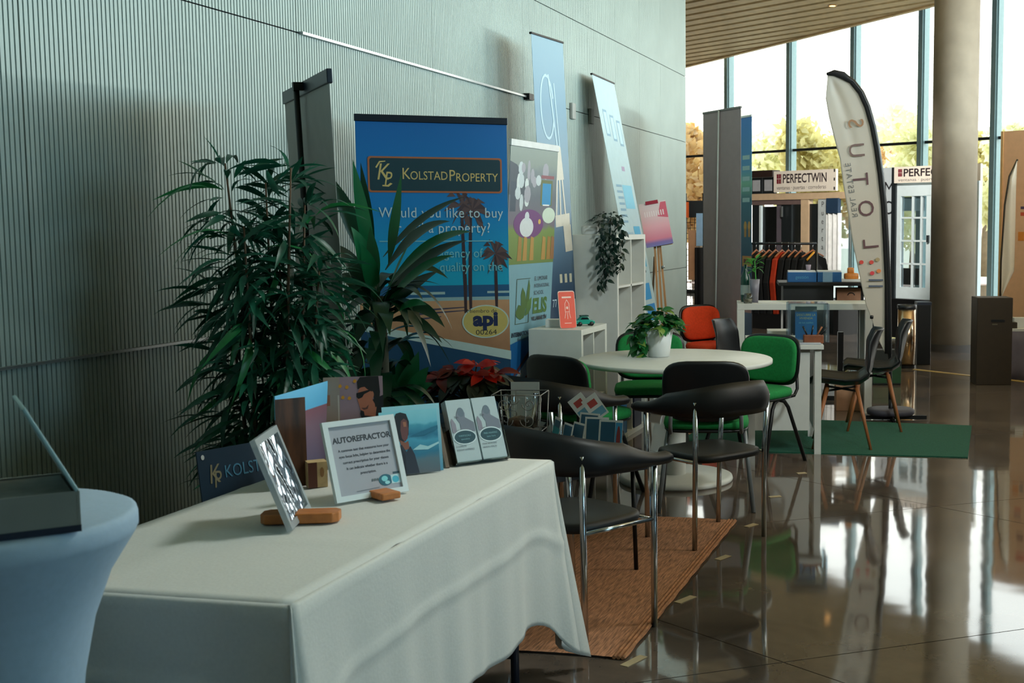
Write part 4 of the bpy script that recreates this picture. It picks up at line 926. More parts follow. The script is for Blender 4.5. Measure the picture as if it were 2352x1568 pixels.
P.rect(0, 0, W_, Hh - .165, (150, 156, 170)).text('VENDE', .025, Hh - .285, .11, (16, 20, 28), sx=.9, ox=.006).ell(.018, Hh - .02, .006, .008, (200, 206, 206), 10); P.done(t)

# ================================================================= PLANTS
def pot(t, r, h, mat, rim=.01):
    part('pot', MB().lathe([(0, 0), (r * .78, 0), (r, h), (r - rim, h), (r * .75, .02), (0, .02)], 32), mat, t)
    part('soil', MB().lathe([(0, h - .03), (r - rim * 1.2, h - .035)], 20, caps=False), SOIL, t)
POTB = pm('dark_pot', (44, 40, 38), .6, 0, .15)
# ---- bamboo-like plant
bp_ = at(628, 900, 4.27); bx, by = bp_.x, bp_.y
t = thing('potted_bamboo', 'tall leafy bamboo plant in front of the dark grey banner back', 'plant', (bx, by, 0))
pot(t, .13, .3, POTB)
LB = [leafmat('bamboo_dark', (20, 78, 58), .2, .4, 12), leafmat('bamboo_mid', (28, 100, 74), .25, .35, 12), leafmat('bamboo_bright', (40, 128, 70), .25, .3, 12)]
BV = [leaf_mesh('leaf', l, wd, dr, LB[m], .38, 6, .25) for l, wd, dr, m in ((.15, .022, .25, 0), (.13, .02, .5, 0), (.17, .024, .35, 0), (.12, .02, .1, 1), (.16, .026, .6, 1), (.14, .022, .3, 0), (.18, .028, .8, 2), (.11, .018, .2, 1))]
rnd = random.Random(5); CANE = pm('cane', (84, 60, 36), .6, 0, .3, 20)
nodes = []
for (px, ytop, dd, x0) in ((517, 375, .05, -.03), (668, 385, -.06, .02), (610, 420, .1, 0), (560, 520, -.1, -.04), (640, 560, .02, .05), (700, 470, .06, .06), (520, 640, .02, -.06), (735, 600, -.03, .07)):
    top = at(px, ytop, 4.27 + dd) - Vector((bx, by, 0)); b0 = RT * x0 + F0 * dd * .4 + UZ * .26
    mid = (b0 + top) / 2 + RT * (-x0 * .4) - (top - b0).xyz * 0
    mid = Vector((b0.x * .55 + top.x * .45, b0.y * .55 + top.y * .45, (b0.z + top.z) / 2))
    pts = [b0 * (1 - k / 8) ** 2 + mid * 2 * (k / 8) * (1 - k / 8) + top * (k / 8) ** 2 for k in range(9)]
    part('cane', MB().tube(pts, [.011 - .001 * k for k in range(9)], 7), CANE, t)
    for k in range(26):
        s = .28 + .72 * k / 25
        if s > .35 or rnd.random() < .5: nodes.append((b0 * (1 - s) ** 2 + mid * 2 * s * (1 - s) + top * s * s, s))
extra = MB(); nl = 0
for i in range(1250):
    p, s = rnd.choice(nodes); a = rnd.uniform(0, 2 * PI); rr_ = rnd.uniform(.015, .105) * (1.15 - .5 * s)
    d = Vector((math.cos(a), math.sin(a), rnd.uniform(-.75, .45) if s < .93 else rnd.uniform(-.2, 1.1)))
    q = p + Vector((math.cos(a), math.sin(a), rnd.uniform(-.3, .25))) * rr_
    if q.x + bx < WX + .17 : continue
    Mx = orient(q, d, (rnd.uniform(-.4, .4), rnd.uniform(-.4, .4), 1), rnd.uniform(-.7, .7))
    if nl < 298: link('leaf', rnd.choice(BV), t, Mx); nl += 1
    else:
        me = rnd.choice(BV[:6]); o = len(extra.v)
        for v in me.vertices: extra.v.append(tuple(Mx @ v.co))
        for pl in me.polygons: extra.face([o + k for k in pl.vertices], True)
o = part('foliage', extra, LB[0], t); o['kind'] = 'stuff'
tw = MB()
for i in range(60):
    p, s = rnd.choice(nodes); a = rnd.uniform(0, 2 * PI); tw.tube([p, p + Vector((math.cos(a), math.sin(a), .2)) * .06, p + Vector((math.cos(a), math.sin(a), .0)) * .12], .0022, 4)
o = part('twigs', tw, LB[0], t); o['kind'] = 'stuff'
# ---- strap-leaved dracaena
D0 = 5.2; ctr = at(872, 660, D0); dx_, dy_ = ctr.x, ctr.y
t = thing('potted_dracaena', 'strap-leaved dracaena in front of the big blue banner', 'plant', (dx_, dy_, 0))
pot(t, .16, .28, POTB); STEM = pm('dracaena_stem', (58, 62, 46), .8, 0, .2, 14)
part('stem', MB().tube([(.0, 0, .24), (.005, 0, .7), (0, 0, 1.0), (0, 0, 1.24)], [.03, .027, .03, .02], 10), STEM, t)
p8 = at(872, 870, D0) - Vector((dx_, dy_, 0))
LD = [leafmat('dracaena_dark', (8, 52, 32), .15, .25, 5, .35), leafmat('dracaena_green', (16, 92, 54), .2, .25, 5, .35), leafmat('dracaena_bright', (22, 112, 70), .2, .2, 5, .35)]
rnd = random.Random(8)
# (tip x, tip y, base x, base y, width m, depth offset, sag px, shade)
for (tx, ty, bx_, by_, wd, dd, sag, m) in (
    (758, 400, 852, 620, .07, -.05, -14, 0), (810, 366, 860, 640, .056, -.12, -6, 2), (828, 372, 860, 600, .04, -.02, -4, 0), (922, 396, 892, 610, .052, -.10, 30, 1),
    (806, 520, 862, 665, .075, -.18, -26, 2), (830, 560, 866, 690, .075, -.2, -12, 1), (1066, 452, 880, 590, .05, .05, -40, 0), (1034, 508, 885, 620, .075, -.05, -52, 0), (1084, 532, 890, 660, .08, -.12, -64, 1),
    (1074, 552, 890, 680, .075, -.02, -46, 0), (1042, 586, 885, 700, .08, -.15, -40, 1), (1030, 640, 890, 660, .05, .08, -70, 0), (1022, 752, 888, 720, .07, -.1, -66, 0), (1016, 788, 890, 740, .06, .0, -54, 0),
    (1008, 622, 885, 715, .07, .1, -20, 0), (764, 560, 852, 690, .07, -.08, -40, 0), (768, 640, 850, 700, .07, .02, -52, 0), (790, 700, 856, 690, .07, -.14, -40, 0), (776, 760, 860, 700, .06, .06, -66, 0),
    (940, 560, 880, 700, .07, -.22, -10, 1), (980, 700, 884, 740, .075, -.2, -34, 1), (812, 800, 866, 720, .06, -.1, -40, 0), (850, 520, 868, 660, .06, -.16, 0, 1)):
    tip = at(tx, ty, D0 + dd) - Vector((dx_, dy_, 0)); ba = at(bx_, by_, D0 + dd * .15) - Vector((dx_, dy_, 0)); mm = at((tx + bx_) / 2, (ty + by_) / 2 + sag, D0 + dd * .7) - Vector((dx_, dy_, 0))
    part('leaf', MB().leaf(ba, mm, tip, wd, (-F0 * .6 + UZ * .8), 12, .16, peak=.45), LD[m], t)
for k in range(52):
    a = rnd.uniform(0, 2 * PI); ba = Vector((0, 0, rnd.uniform(.72, 1.28))); d = Vector((math.cos(a), math.sin(a), 0)); L = rnd.uniform(.18, .32)
    part('leaf', MB().leaf(ba, ba + d * L * .6 + UZ * rnd.uniform(.05, .2), ba + d * L + UZ * rnd.uniform(-.25, .05), .07, UZ, 10, .16), LD[0], t)
# ---- lower broad green plant beside it
gp = at(925, 915, 5.35); t = thing('broadleaf_plant', 'low broad-leaved green plant below the blue banner, beside the red flowers', 'plant', (gp.x, gp.y, 0))
pot(t, .1, .55, POTB)
for (tx, ty, bx_, by_, wd, dd, sag) in ((962, 806, 915, 935, .09, 0, 10), (985, 842, 930, 940, .07, -.05, -20), (938, 796, 905, 930, .08, .02, 4), (995, 880, 930, 945, .05, -.04, -30), (900, 860, 900, 940, .08, -.04, 0), (972, 920, 925, 945, .05, -.08, -16), (880, 900, 905, 950, .06, -.04, -10)):
    o_ = Vector((gp.x, gp.y, 0)); part('leaf', MB().leaf(at(bx_, by_, 5.35) - o_, at((tx + bx_) / 2, (ty + by_) / 2 + sag, 5.35 + dd) - o_, at(tx, ty, 5.35 + dd) - o_, wd, -F0, 10, .16), LD[1], t)
part('stem', MB().tube([(0, 0, .5), (0, 0, .62)], .02, 8), STEM, t)
# ---- poinsettia on a small plinth
po = at(1075, 860, 5.95)
t = thing('plinth', 'small dark plinth under the red flowers', 'stand', (po.x, po.y, 0)); part('body', MB().box((0, 0, .29), (.26, .26, .58)), BLACKM, t, bev=.004)
t = thing('potted_poinsettia', 'red poinsettia with dark leaves in front of the blue banner', 'plant', (po.x, po.y, .58)); pot(t, .09, .12, POTB)
RD = [leafmat('bract_red', (190, 34, 16), .3, .25, 14), leafmat('bract_dark', (110, 20, 14), .25, .25, 14)]; PL = leafmat('poinsettia_leaf', (16, 34, 20), .15, .3, 14)
RV = [leaf_mesh('bract', .10, .052, .25, RD[0], .42), leaf_mesh('bract', .085, .045, .1, RD[1], .42), leaf_mesh('bract', .11, .055, .4, RD[1], .42)]; NV_ = [leaf_mesh('leaf', .11, .06, .3, PL, .42), leaf_mesh('leaf', .09, .05, .1, PL, .42)]
rnd = random.Random(2); o_ = Vector((po.x, po.y, .58))
for (px, py, n, br) in ((1095, 838, 11, 0), (1110, 858, 7, 0), (1045, 850, 9, 1), (1010, 864, 8, 1), (1005, 892, 7, 1), (1135, 858, 5, 1)):
    hc = at(px, py, 5.9) - o_
    part('stem', MB().tube([(0, 0, .1), (hc.x * .5, hc.y * .5, hc.z * .6), tuple(hc)], .004, 5), STEM, t)
    for k in range(n):
        a = 2 * PI * k / n + rnd.uniform(-.3, .3); d = Vector((math.cos(a), math.sin(a), rnd.uniform(-.35, .35)))
        link('bract', RV[0] if br == 0 else rnd.choice(RV[1:]), t, orient(hc + d * .012, d, (rnd.uniform(-.2, .2), -.5, 1), rnd.uniform(-.4, .4)))
for k in range(110):
    a = rnd.uniform(0, 2 * PI); r = rnd.uniform(.03, .17); p = RT * (math.cos(a) * r) + F0 * (math.sin(a) * r * .7) + UZ * rnd.uniform(.12, .26)
    link('leaf', rnd.choice(NV_), t, orient(p, Vector((math.cos(a), math.sin(a), rnd.uniform(-.8, .2))), (0, 0, 1), rnd.uniform(-.5, .5)))
for k in range(5): part('stem', MB().tube([(0, 0, .1), (.12 * math.cos(k), .1 * math.sin(k * 2), .24)], .004, 5), STEM, t)

# ================================================================= SHELVES BY THE WALL
def cube_shelf(label, x0, x1, y0, y1, hz, ny, nz, th=.035):
    t = thing('cube_shelf', label, 'shelf', ((x0 + x1) / 2, (y0 + y1) / 2, 0)); dx, dy = x1 - x0, y1 - y0
    for s_, nm in ((-1, 'side_panel'), (1, 'side_panel')): part(nm, MB().box((0, s_ * (dy - th) / 2, hz / 2), (dx, th, hz)), WHITEL, t, bev=.002)
    part('top_panel', MB().box((0, 0, hz - th / 2), (dx, dy - 2 * th, th)), WHITEL, t); part('bottom_panel', MB().box((0, 0, th / 2), (dx, dy - 2 * th, th)), WHITEL, t)
    part('back_panel', MB().box((-dx / 2 + .006, 0, hz / 2), (.008, dy - 2 * th, hz - 2 * th)), WHITEL, t)
    for k in range(1, ny): part('divider', MB().box((.004, -dy / 2 + dy * k / ny, hz / 2), (dx - .02, .016, hz - 2 * th)), WHITEL, t)
    for k in range(1, nz): part('shelf_board', MB().box((.004, 0, hz * k / nz), (dx - .02, dy - 2 * th, .016)), WHITEL, t)
    return t
SX1 = -2.46; SYa = SX1 / -.2936
cube_shelf('tall white cube shelf by the wall with trailing plant on top', SX1 - .39, SX1, SYa, SYa + .76, 1.465, 2, 4)
LX1 = -2.345; LYa = LX1 / -.3255
LH = 1.54 - 242.6 * (LYa * math.cos(YAW) - LX1 * math.sin(YAW)) / FPX
cube_shelf('low white cube shelf beside the school banner', LX1 - .34, LX1, LYa, LYa + .53, LH, 2, 2)
def onshelf(px, py, z): return fl(px, py, z)
# items on the low shelf
c = fl(1306, 754, LH); M = plane(fl(1287, 755, LH), fl(1325, 753, LH), math.radians(8)); Wc = (fl(1325, 753, LH) - fl(1287, 755, LH)).length
M = M @ T(0, 0, .003)
t = thing('card_sign', 'coral red rounded card with a white drawing on the low shelf', 'sign', M=M)
P = Print(0, 0, 0); hh = .23
def rr_pts(w_, h_, r): 
    pts = []
    for (cx_, cy_, a0) in ((w_ / 2 - r, h_ - r, 0), (-w_ / 2 + r, h_ - r, PI / 2), (-w_ / 2 + r, r, PI), (w_ / 2 - r, r, 1.5 * PI)): pts += [(cx_ + r * math.cos(a0 + k * PI / 10), cy_ + r * math.sin(a0 + k * PI / 10)) for k in range(6)]
    return pts
part('card', MB().prism(rr_pts(Wc, hh, .014), .006, 'y', 0), pm('coral_card_edge', (232, 200, 190), .5), t)
P.poly(rr_pts(Wc - .006, hh - .006, .012), (226, 84, 62)); PW = (240, 206, 196)
P.text('PLANOLOGIA' if False else 'TE ACOMPAÑA', 0, hh - .045, .0125, PW, 'CENTER', .95) if False else P.rect(-.032, hh - .045, .032, hh - .035, PW)
P.line((-.014, .095), (-.014, .15), .003, PW).line((.014, .095), (.014, .15), .003, PW).line((-.014, .15), (0, .175), .003, PW).line((.014, .15), (0, .175), .003, PW).line((-.014, .1), (.014, .1), .003, PW).ell(0, .125, .007, .009, PW, 12).line((-.012, .095), (-.02, .06), .003, PW).line((.012, .095), (.02, .06), .003, PW).line((0, .095), (0, .055), .003, PW).rect(-.024, .028, .024, .032, PW); P.done(t)
cp = fl(1343, 748, LH); t = thing('toy_car', 'small teal toy car on the low shelf', 'toy', (cp.x, cp.y, LH), math.radians(35))
TEAL = pm('teal_paint', (22, 150, 132), .3, 0, .05)
part('body', MB().prism([(-.06, .012), (.06, .012), (.062, .03), (.05, .036), (.03, .038), (.016, .058), (-.026, .06), (-.046, .038), (-.062, .034)], .05, 'y', -.025), TEAL, t, bev=.005)
part('roof_rack', MB().box((-.004, 0, .064), (.05, .042, .008)), pm('dark_teal', (14, 70, 66), .5), t)
part('window', MB().prism([(-.036, .042), (.022, .042), (.012, .055), (-.024, .056)], .0512, 'y', -.0256), pm('car_glass', (20, 34, 36), .15), t)
for x in (-.038, .038):
    for y in (-.026, .026): part('wheel', MB().lathe([(0, -.005), (.013, -.005), (.014, 0), (.013, .005), (0, .005)], 14), BLACKP, t).matrix_local = T(x, y, .014) @ Matrix.Rotation(PI / 2, 4, 'X')
bq = fl(1268, 752, LH); t = thing('white_carton', 'low white carton at the left of the low shelf', 'box', (bq.x, bq.y + .06, LH), YAW); part('body', MB().box((0, 0, .024), (.11, .1, .048)), PAPER, t, bev=.002)
# items in and on the tall shelf
SXc = SX1 - .195
def cube(nm, lb, y, row, dx, dy, dz, m, cat='box', xo=0):
    t = thing(nm, lb, cat, (SX1 - .1 + xo, SYa + y, 1.465 * row / 4 + (.008 if row else .036)))
    part('body', MB().box((0, 0, dz / 2), (dx, dy, dz)), m, t, bev=.003)
cube('picture_frame', 'small dark framed picture in the upper part of the tall shelf', .53, 2, .02, .07, .12, BLACKM, 'picture')
cube('tan_book', 'tan book standing in the upper part of the tall shelf', .46, 2, .14, .03, .17, pm('tan_book', (140, 118, 84), .7), 'book')
cube('blue_file', 'bright blue file box low in the tall shelf', .14, 0, .2, .16, .27, pm('file_blue', (18, 96, 148), .5, 0, .05), 'box')
cube('navy_file', 'navy file box low in the tall shelf, right compartment', .52, 0, .2, .2, .25, pm('file_navy', (26, 36, 60), .5, 0, .05), 'box')
cube('grey_file', 'grey file box in the second row of the tall shelf', .55, 1, .2, .12, .24, pm('file_grey', (78, 92, 112), .5, 0, .05), 'box')
cube('red_figure', 'tiny red ornament in the second row of the tall shelf', .10, 1, .03, .03, .06, pm('red_ornament', (150, 26, 40), .4), 'ornament')
t = thing('white_bin', 'small white rounded bin on top of the tall shelf', 'bin', (SX1 - .235, SYa + .12, 1.466), YAW)
part('body', pad(MB(), .12, .09, .06, M=T(0, 0, .032)), PAPER, t)
hp_ = at(1402, 520, SYa * math.cos(YAW) - SX1 * math.sin(YAW) + .16); t = thing('hanging_plant', 'dark trailing plant hanging down the side of the tall shelf', 'plant', (SX1 - .085, SYa + .10, 1.466))
part('pot', MB().lathe([(0, 0), (.05, 0), (.066, .1), (.06, .1), (.046, .012), (0, .012)], 24), pm('grey_pot', (150, 156, 152), .6), t)
part('soil', MB().lathe([(0, .085), (.058, .082)], 16, caps=False), SOIL, t)
HL = leafmat('trailing_leaf', (14, 46, 36), .15, .3, 14); HV = [leaf_mesh('leaf', l, l * .5, dr, HL, .38, 4) for l, dr in ((.05, .3), (.042, .5), (.058, .4))]
rnd = random.Random(9); DS = SYa * math.cos(YAW) - SX1 * math.sin(YAW) - .03; o_ = Vector((SX1 - .085, SYa + .10, 1.466))
def hang(px0, py0, px1, py1, n, spread, dd=0, front=False):
    a, b = at(px0, py0, DS + dd) - o_, at(px1, py1, DS + dd) - o_
    mid = (a + b) / 2 - UZ * .0; part('vine', MB().tube([Vector((0, 0, .09)), Vector((a.x * .7, a.y * .7, .13)), a, mid, b], .0022, 4), HL, t)
    for k in range(n):
        s_ = k / n; p = a.lerp(b, s_) + RT * rnd.uniform(-spread, spread) * (1.1 - .7 * s_) + F0 * rnd.uniform(-.05, .0)
        link('leaf', rnd.choice(HV), t, orient(p, Vector((rnd.uniform(-1, 1), rnd.uniform(-1, .1), rnd.uniform(-1.1, -.1))), (0, -.4, 1), rnd.uniform(-.6, .6)))
hang(1405, 500, 1384, 664, 62, .07); hang(1395, 520, 1402, 630, 42, .06); hang(1424, 500, 1425, 626, 46, .035); hang(1385, 530, 1378, 600, 18, .04)
for k in range(70):
    a = rnd.uniform(0, 2 * PI); r = rnd.uniform(.02, .12); p = Vector((math.cos(a) * r, math.sin(a) * r - .03, .09 + rnd.uniform(-.02, .08) * (1 - r * 4))); 
    link('leaf', rnd.choice(HV), t, orient(p, Vector((math.cos(a), math.sin(a), rnd.uniform(-.5, .5))), (0, 0, 1), rnd.uniform(-.5, .5)))
# ---- easel with pink board
ea = at(1512, 600, 10.9)
t = thing('easel', 'wooden tripod easel by the end of the ribbed wall', 'easel', (ea.x, ea.y, 0), YAW)
EW = pm('easel_wood', (176, 130, 84), .55, 0, .15, 6, stretch=(8, 8, 1))
s_ = 10.9 / FPX
def ez(px, py, dd=0): return Vector(((px - 1512) * s_, dd, at(px, py, 10.9).z))
for (x0, y0, x1, y1, d0, d1) in ((1504, 560, 1514, 760, 0, -.05), (1511, 560, 1523, 760, 0, -.05), (1516, 560, 1534, 760, .0, -.03), (1502, 590, 1490, 760, .1, .3)):
    a, b = ez(x0, y0, d0), ez(x1, y1, d1); b = a + (b - a) * (a.z / (a.z - b.z)); part('leg', MB().beam(a, b, .018, .018), EW if d1 < .2 else BARK, t)
part('ledge', MB().beam(ez(1488, 566, -.03), ez(1545, 558, -.03), .02, .045), EW, t)
part('mast', MB().beam(ez(1505, 570, .01), ez(1497, 470, .06), .018, .018), EW, t)
part('knob', MB().lathe([(0, -.012), (.014, -.01), (.014, .01), (0, .012)], 12, c=ez(1524, 612, -.04)), ALU, t)
M0 = T(ea.x, ea.y, 0) @ RZ(YAW)
q = [ez(1467, 472, .03), ez(1532, 477, .03), ez(1548, 560, -.06), ez(1487, 571, -.06)]
M, W_, Hh = frame3(M0 @ q[3], M0 @ q[2], M0 @ q[0])
t = thing('pink_board', 'pink and white board clipped to the wooden easel', 'poster', M=M @ T(0, -.02, .004))
ex_ = (M.inverted() @ (M0 @ q[0])).x
bd = MB().prism([(0, 0), (W_, 0), (W_ + ex_ * .75, Hh), (ex_, Hh)], .006, 'y', 0)
part('board', bd, grad('pink_print', [(0, (120, 120, 176)), (.08, (130, 110, 170)), (.16, (222, 130, 150)), (.45, (236, 170, 180)), (.72, (228, 196, 198)), (1, (224, 206, 206))], 0, Hh), t)
P = Print(0, 0, 0)
P.poly([(W_ * .62 + ex_ * .6, Hh * .66), (W_ + ex_ * .5, Hh * .6), (W_ + ex_ * .73, Hh * .97), (W_ * .8 + ex_ * .7, Hh * .97)], (214, 96, 116))
for k in range(9): P.rect(W_ * (.15 + .085 * k) + ex_ * .6, Hh * .68, W_ * (.19 + .085 * k) + ex_ * .6, Hh * .8, (240, 220, 220))
P.done(t); part('clip', MB().box((W_ * .5 + ex_ * .9, -.004, Hh - .004), (.11, .016, .03)), pm('red_clip', (150, 24, 50), .4), t)

# ================================================================= WHITE DESKS, RIGHT OF THE ROUND TABLE
RYAW = RZ(YAW)
def view_frame(px, d, z=0.0):
    p = at(px, 700, d); return T(p.x, p.y, z) @ RYAW
def wid(p, d): return p * d / FPX
# low reception desk
d0 = 8.22; t = thing('reception_desk', 'low white desk with the clear acrylic box on it', 'desk', M=view_frame(1804, d0))
w_ = wid(178, d0); dp = .74
part('desktop', MB().box((0, dp / 2, .725), (w_, dp, .03)), WHITEL, t, bev=.002)
part('front_panel', MB().box((-.03, .045, .435), (w_ - .12, .018, .55)), WHITEL, t); part('side_panel', MB().box((w_ / 2 - .05, dp / 2 + .03, .435), (.018, dp - .16, .55)), WHITEL, t)
for sx_ in (-1, 1):
    for y in (.045, dp - .04): part('leg', MB().box((sx_ * (w_ / 2 - .035), y, .355), (.045, .045, .71)), WHITEL, t)
ZD = .741
M = view_frame(1857, 8.42, ZD); t = thing('acrylic_box', 'clear acrylic box holding a blue leaflet on the low white desk', 'box', M=M)
aw_, ah, ad = .262, .262, .2; AB = clear('acrylic_edge', (.8, .9, .96), .10, .05, .1, (.6, .68, .8))
for s1 in (-1, 1): part('side_wall', MB().box((s1 * aw_ / 2, ad / 2, ah / 2), (.006, ad, ah)), AC, t)
part('front_wall', MB().box((0, 0, ah / 2), (aw_, .005, ah)), AC, t); part('back_wall', MB().box((0, ad, ah / 2), (aw_, .005, ah)), AC, t)
part('top_lid', MB().box((0, ad / 2, ah), (aw_ + .006, ad + .006, .008)), AB, t)
for sx_ in (-1, 1):
    for y in (0, ad): part('corner_edge', MB().box((sx_ * aw_ / 2, y, ah / 2), (.022, .022, ah)), AB, t)
t = thing('blue_leaflet', 'blue leaflet with yellow writing inside the acrylic box', 'leaflet', M=M @ T(-.01, .08, .003) @ Matrix.Rotation(math.radians(-6), 4, 'X'))
part('sheet', MB().box((0, .002, .12), (.15, .003, .23)), pm('leaflet_blue', (14, 116, 182), .5, 0, .04), t)
P = Print(-.075, 0, 0); YL = (204, 206, 120)
P.text('DESCUBRE LA', .075, .17, .021, YL, 'CENTER').text('VIVIENDA', .075, .147, .021, YL, 'CENTER').text('de tus sueños', .075, .118, .018, (130, 208, 222), 'CENTER').rect(0, .2, .15, .235, (180, 206, 214)); P.done(t)
t = thing('wooden_tray', 'small round-cornered wooden tray of pens before the acrylic box', 'tray', M=M @ T(.03, -.07, .001))
part('tray', MB().prism([(-.065, -.03), (.065, -.03), (.07, 0), (.065, .03), (-.065, .03), (-.07, 0)], .055, 'z', 0), pm('walnut', (124, 70, 42), .5, 0, .2, 20), t, bev=.004)
for k, (x, a) in enumerate(((-.04, -25), (-.015, 10), (.02, 30), (.045, 38))):
    o = part('pen', MB().tube([(0, 0, 0), (0, 0, .075)], .006, 7), BLACKP if k != 2 else BEECH, t); o.matrix_local = T(x, 0, .045) @ Matrix.Rotation(math.radians(a), 4, 'Y')
for i, (px, d, w1, d1, z1, c, lb, nm) in enumerate(((1788, 8.72, .15, .2, .05, (196, 198, 194), 'flat white carton at the back of the low white desk', 'carton'), (1748, 8.32, .07, .04, .035, (104, 150, 190), 'pale blue card holder at the left of the low white desk', 'card_holder'), (1858, 8.24, .17, .08, .008, (168, 174, 186), 'grey magazines at the front edge of the low white desk', 'magazine'))):
    t = thing(nm, lb, 'box' if i == 0 else ('holder' if i == 1 else 'magazine'), M=view_frame(px, d, ZD)); part('body', MB().box((0, d1 / 2, z1 / 2), (w1, d1, z1)), ink(c), t, bev=.002)
# tall display table
d1_ = 10.05; t = thing('display_table', 'tall white thick-legged table behind the low desk', 'table', M=view_frame(1849, d1_)); tw_ = wid(312, d1_); th_ = H - 182 * d1_ / FPX; td = .46
part('tabletop', MB().box((0, td / 2, th_ - .025), (tw_, td, .05)), WHITEL, t, bev=.002)
for sx_ in (-1, 1):
    for y in (.03, td - .03): part('leg', MB().box((sx_ * (tw_ / 2 - .03), y, (th_ - .05) / 2), (.06, .06, th_ - .05)), WHITEL, t)
part('side_panel', MB().box((tw_ / 2 - .01, td / 2, th_ / 2 - .02), (.018, td - .12, th_ - .06)), WHITEL, t)
def on_table(nm, lb, cat, px, dd, z=None): return thing(nm, lb, cat, M=view_frame(px, d1_ + dd, (th_ if z is None else z) + .001))
t = on_table('vase_plant', 'small bright green plant in a grey vase on the tall white table', 'plant', 1733, .18)
part('vase', MB().lathe([(0, 0), (.03, 0), (.036, .1), (.042, .19), (.038, .19), (.028, .01), (0, .01)], 20), pm('grey_vase', (118, 116, 128), .4), t)
LN = leafmat('fresh_green', (70, 160, 66), .35, .3, 16); NV2 = [leaf_mesh('leaf', .07, .03, .4, LN), leaf_mesh('leaf', .09, .028, .2, LN)]
rnd = random.Random(3)
part('stem', MB().tube([(0, 0, .02), (.01, 0, .2), (.0, .0, .34)], .005, 6), LN, t)
for k in range(22):
    a = rnd.uniform(0, 2 * PI); link('leaf', rnd.choice(NV2), t, orient((.02 * math.cos(a), .02 * math.sin(a), rnd.uniform(.24, .36)), Vector((math.cos(a), math.sin(a), rnd.uniform(-.4, .9)))))
t = on_table('green_bottle', 'dark green bottle at the left end of the tall white table', 'bottle', 1712, .25)
part('body', MB().lathe([(0, 0), (.038, 0), (.04, .02), (.04, .2), (.014, .27), (.014, .31), (0, .31)], 20), pm('bottle_green', (12, 60, 48), .15, 0, .05), t); part('label', MB().lathe([(.041, .06), (.041, .14)], 20, caps=False), pm('bottle_label', (150, 164, 160), .6), t)
t = on_table('glass_jar', 'low pale glass jar at the left end of the tall white table', 'jar', 1718, .06)
part('body', MB().lathe([(0, 0), (.035, 0), (.04, .04), (.03, .08), (.028, .08), (.037, .04), (0, .005)], 18), CG, t); part('sand', MB().lathe([(0, .005), (.03, .006), (.033, .035), (0, .04)], 14), pm('jar_sand', (150, 140, 120), .8, 0, .3, 40), t)
for px, w1, lb in ((1770, .2, 'sheet of paper at the left front of the tall white table'), (1850, .16, 'sheet of paper in the middle of the tall white table')):
    t = on_table('paper_sheet', lb, 'paper', px, .08); part('sheet', MB().box((0, .06, .002), (w1, .14, .003)), PAPER, t)
for px, w1, dd, hz, c, lb in ((1948, .2, .24, .2, (172, 130, 100), 'tan carton under the tall white table, right'), (1800, .14, .3, .3, (132, 74, 42), 'brown basket under the tall white table, middle')):
    t = thing('carton' if w1 > .15 else 'basket', lb, 'box' if w1 > .15 else 'basket', M=view_frame(px, d1_ + dd + (.5 if w1 < .15 else 0), 0))
    part('body', MB().box((0, 0, hz / 2), (w1, .2, hz)) if w1 > .15 else MB().lathe([(0, 0), (.12, 0), (.15, hz), (.14, hz), (.11, .02), (0, .02)], 20), pm('cardboard_%d' % px, c, .8, 0, .1), t, **({'bev': .003}))
# stool in the tan crate look under the table
# high black bar table with boxes
d2 = 10.75; zt = H - 133 * d2 / FPX; t = thing('bar_table', 'high black table behind the tall white table', 'table', M=view_frame(1900, d2)); bw = wid(222, d2)
part('tabletop', MB().box((0, .25, zt - .015), (bw, .5, .03)), BLACKM, t, bev=.004)
part('cabinet', MB().box((-.16, .27, zt - .24), (.44, .4, .42)), BLACKP, t); part('lower_shelf', MB().box((.18, .27, zt - .2), (.3, .36, .05)), BLACKP, t)
for x in (-.26, -.06, .14): part('leg', MB().box((x, .25, (zt - .45) / 2), (.05, .05, zt - .45)), BLACKM, t)
part('foot', MB().box((-.06, .27, .02), (.5, .42, .04)), BLACKM, t); part('post', MB().box((.32, .27, zt / 2), (.05, .05, zt - .04)), BLACKM, t)
ZB = zt + .001
for px, dd, w1, hz, m, lb in ((1842, .06, wid(66, d2), .085, pm('box_blue', (10, 84, 142), .5, 0, .05), 'blue leaflet box on the black bar table, left of two'), (1905, .08, wid(56, d2), .085, pm('box_blue2', (24, 92, 150), .5, 0, .2, 8), 'blue leaflet box on the black bar table, right of two')):
    t = thing('leaflet_box', lb, 'box', M=view_frame(px, d2 + dd, ZB), group='blue boxes on the bar table')
    part('tray', MB().box((0, .08, hz / 2), (w1, .16, hz)), m, t, bev=.002); part('papers', MB().box((.0, .1, hz + .006), (w1 * .96, .16, .012)), PAPER, t)
    if px > 1880: Print(-w1 / 2, -.0006, 0).rect(w1 * .22, 0, w1 * .62, hz, (120, 160, 190)).done(t)
    else: Print(-w1 / 2, -.0006, 0).text('gestión', w1 / 2, .03, .04, (70, 140, 180), 'CENTER').done(t)
t = thing('paper_cup', 'small pale cup standing on the left blue box', 'cup', M=view_frame(1856, d2 + .12, ZB + .099)); part('body', MB().lathe([(0, 0), (.018, 0), (.024, .05), (.02, .05), (0, .004)], 14), pm('mauve_cup', (160, 148, 166), .6), t)
t = thing('snack_tray', 'orange snack bags on a white tray at the right of the bar table', 'snack', M=view_frame(1956, d2 + .1, ZB)); SN = pm('snack_orange', (206, 128, 50), .45, 0, .25, 20)
part('tray', MB().box((0, .06, .012), (.18, .14, .022)), PAPER, t); part('bag', pad(MB(), .13, .08, .05, M=T(0, .06, .048)), SN, t); part('bag', pad(MB(), .06, .06, .05, M=T(-.005, .06, .095)), SN, t)
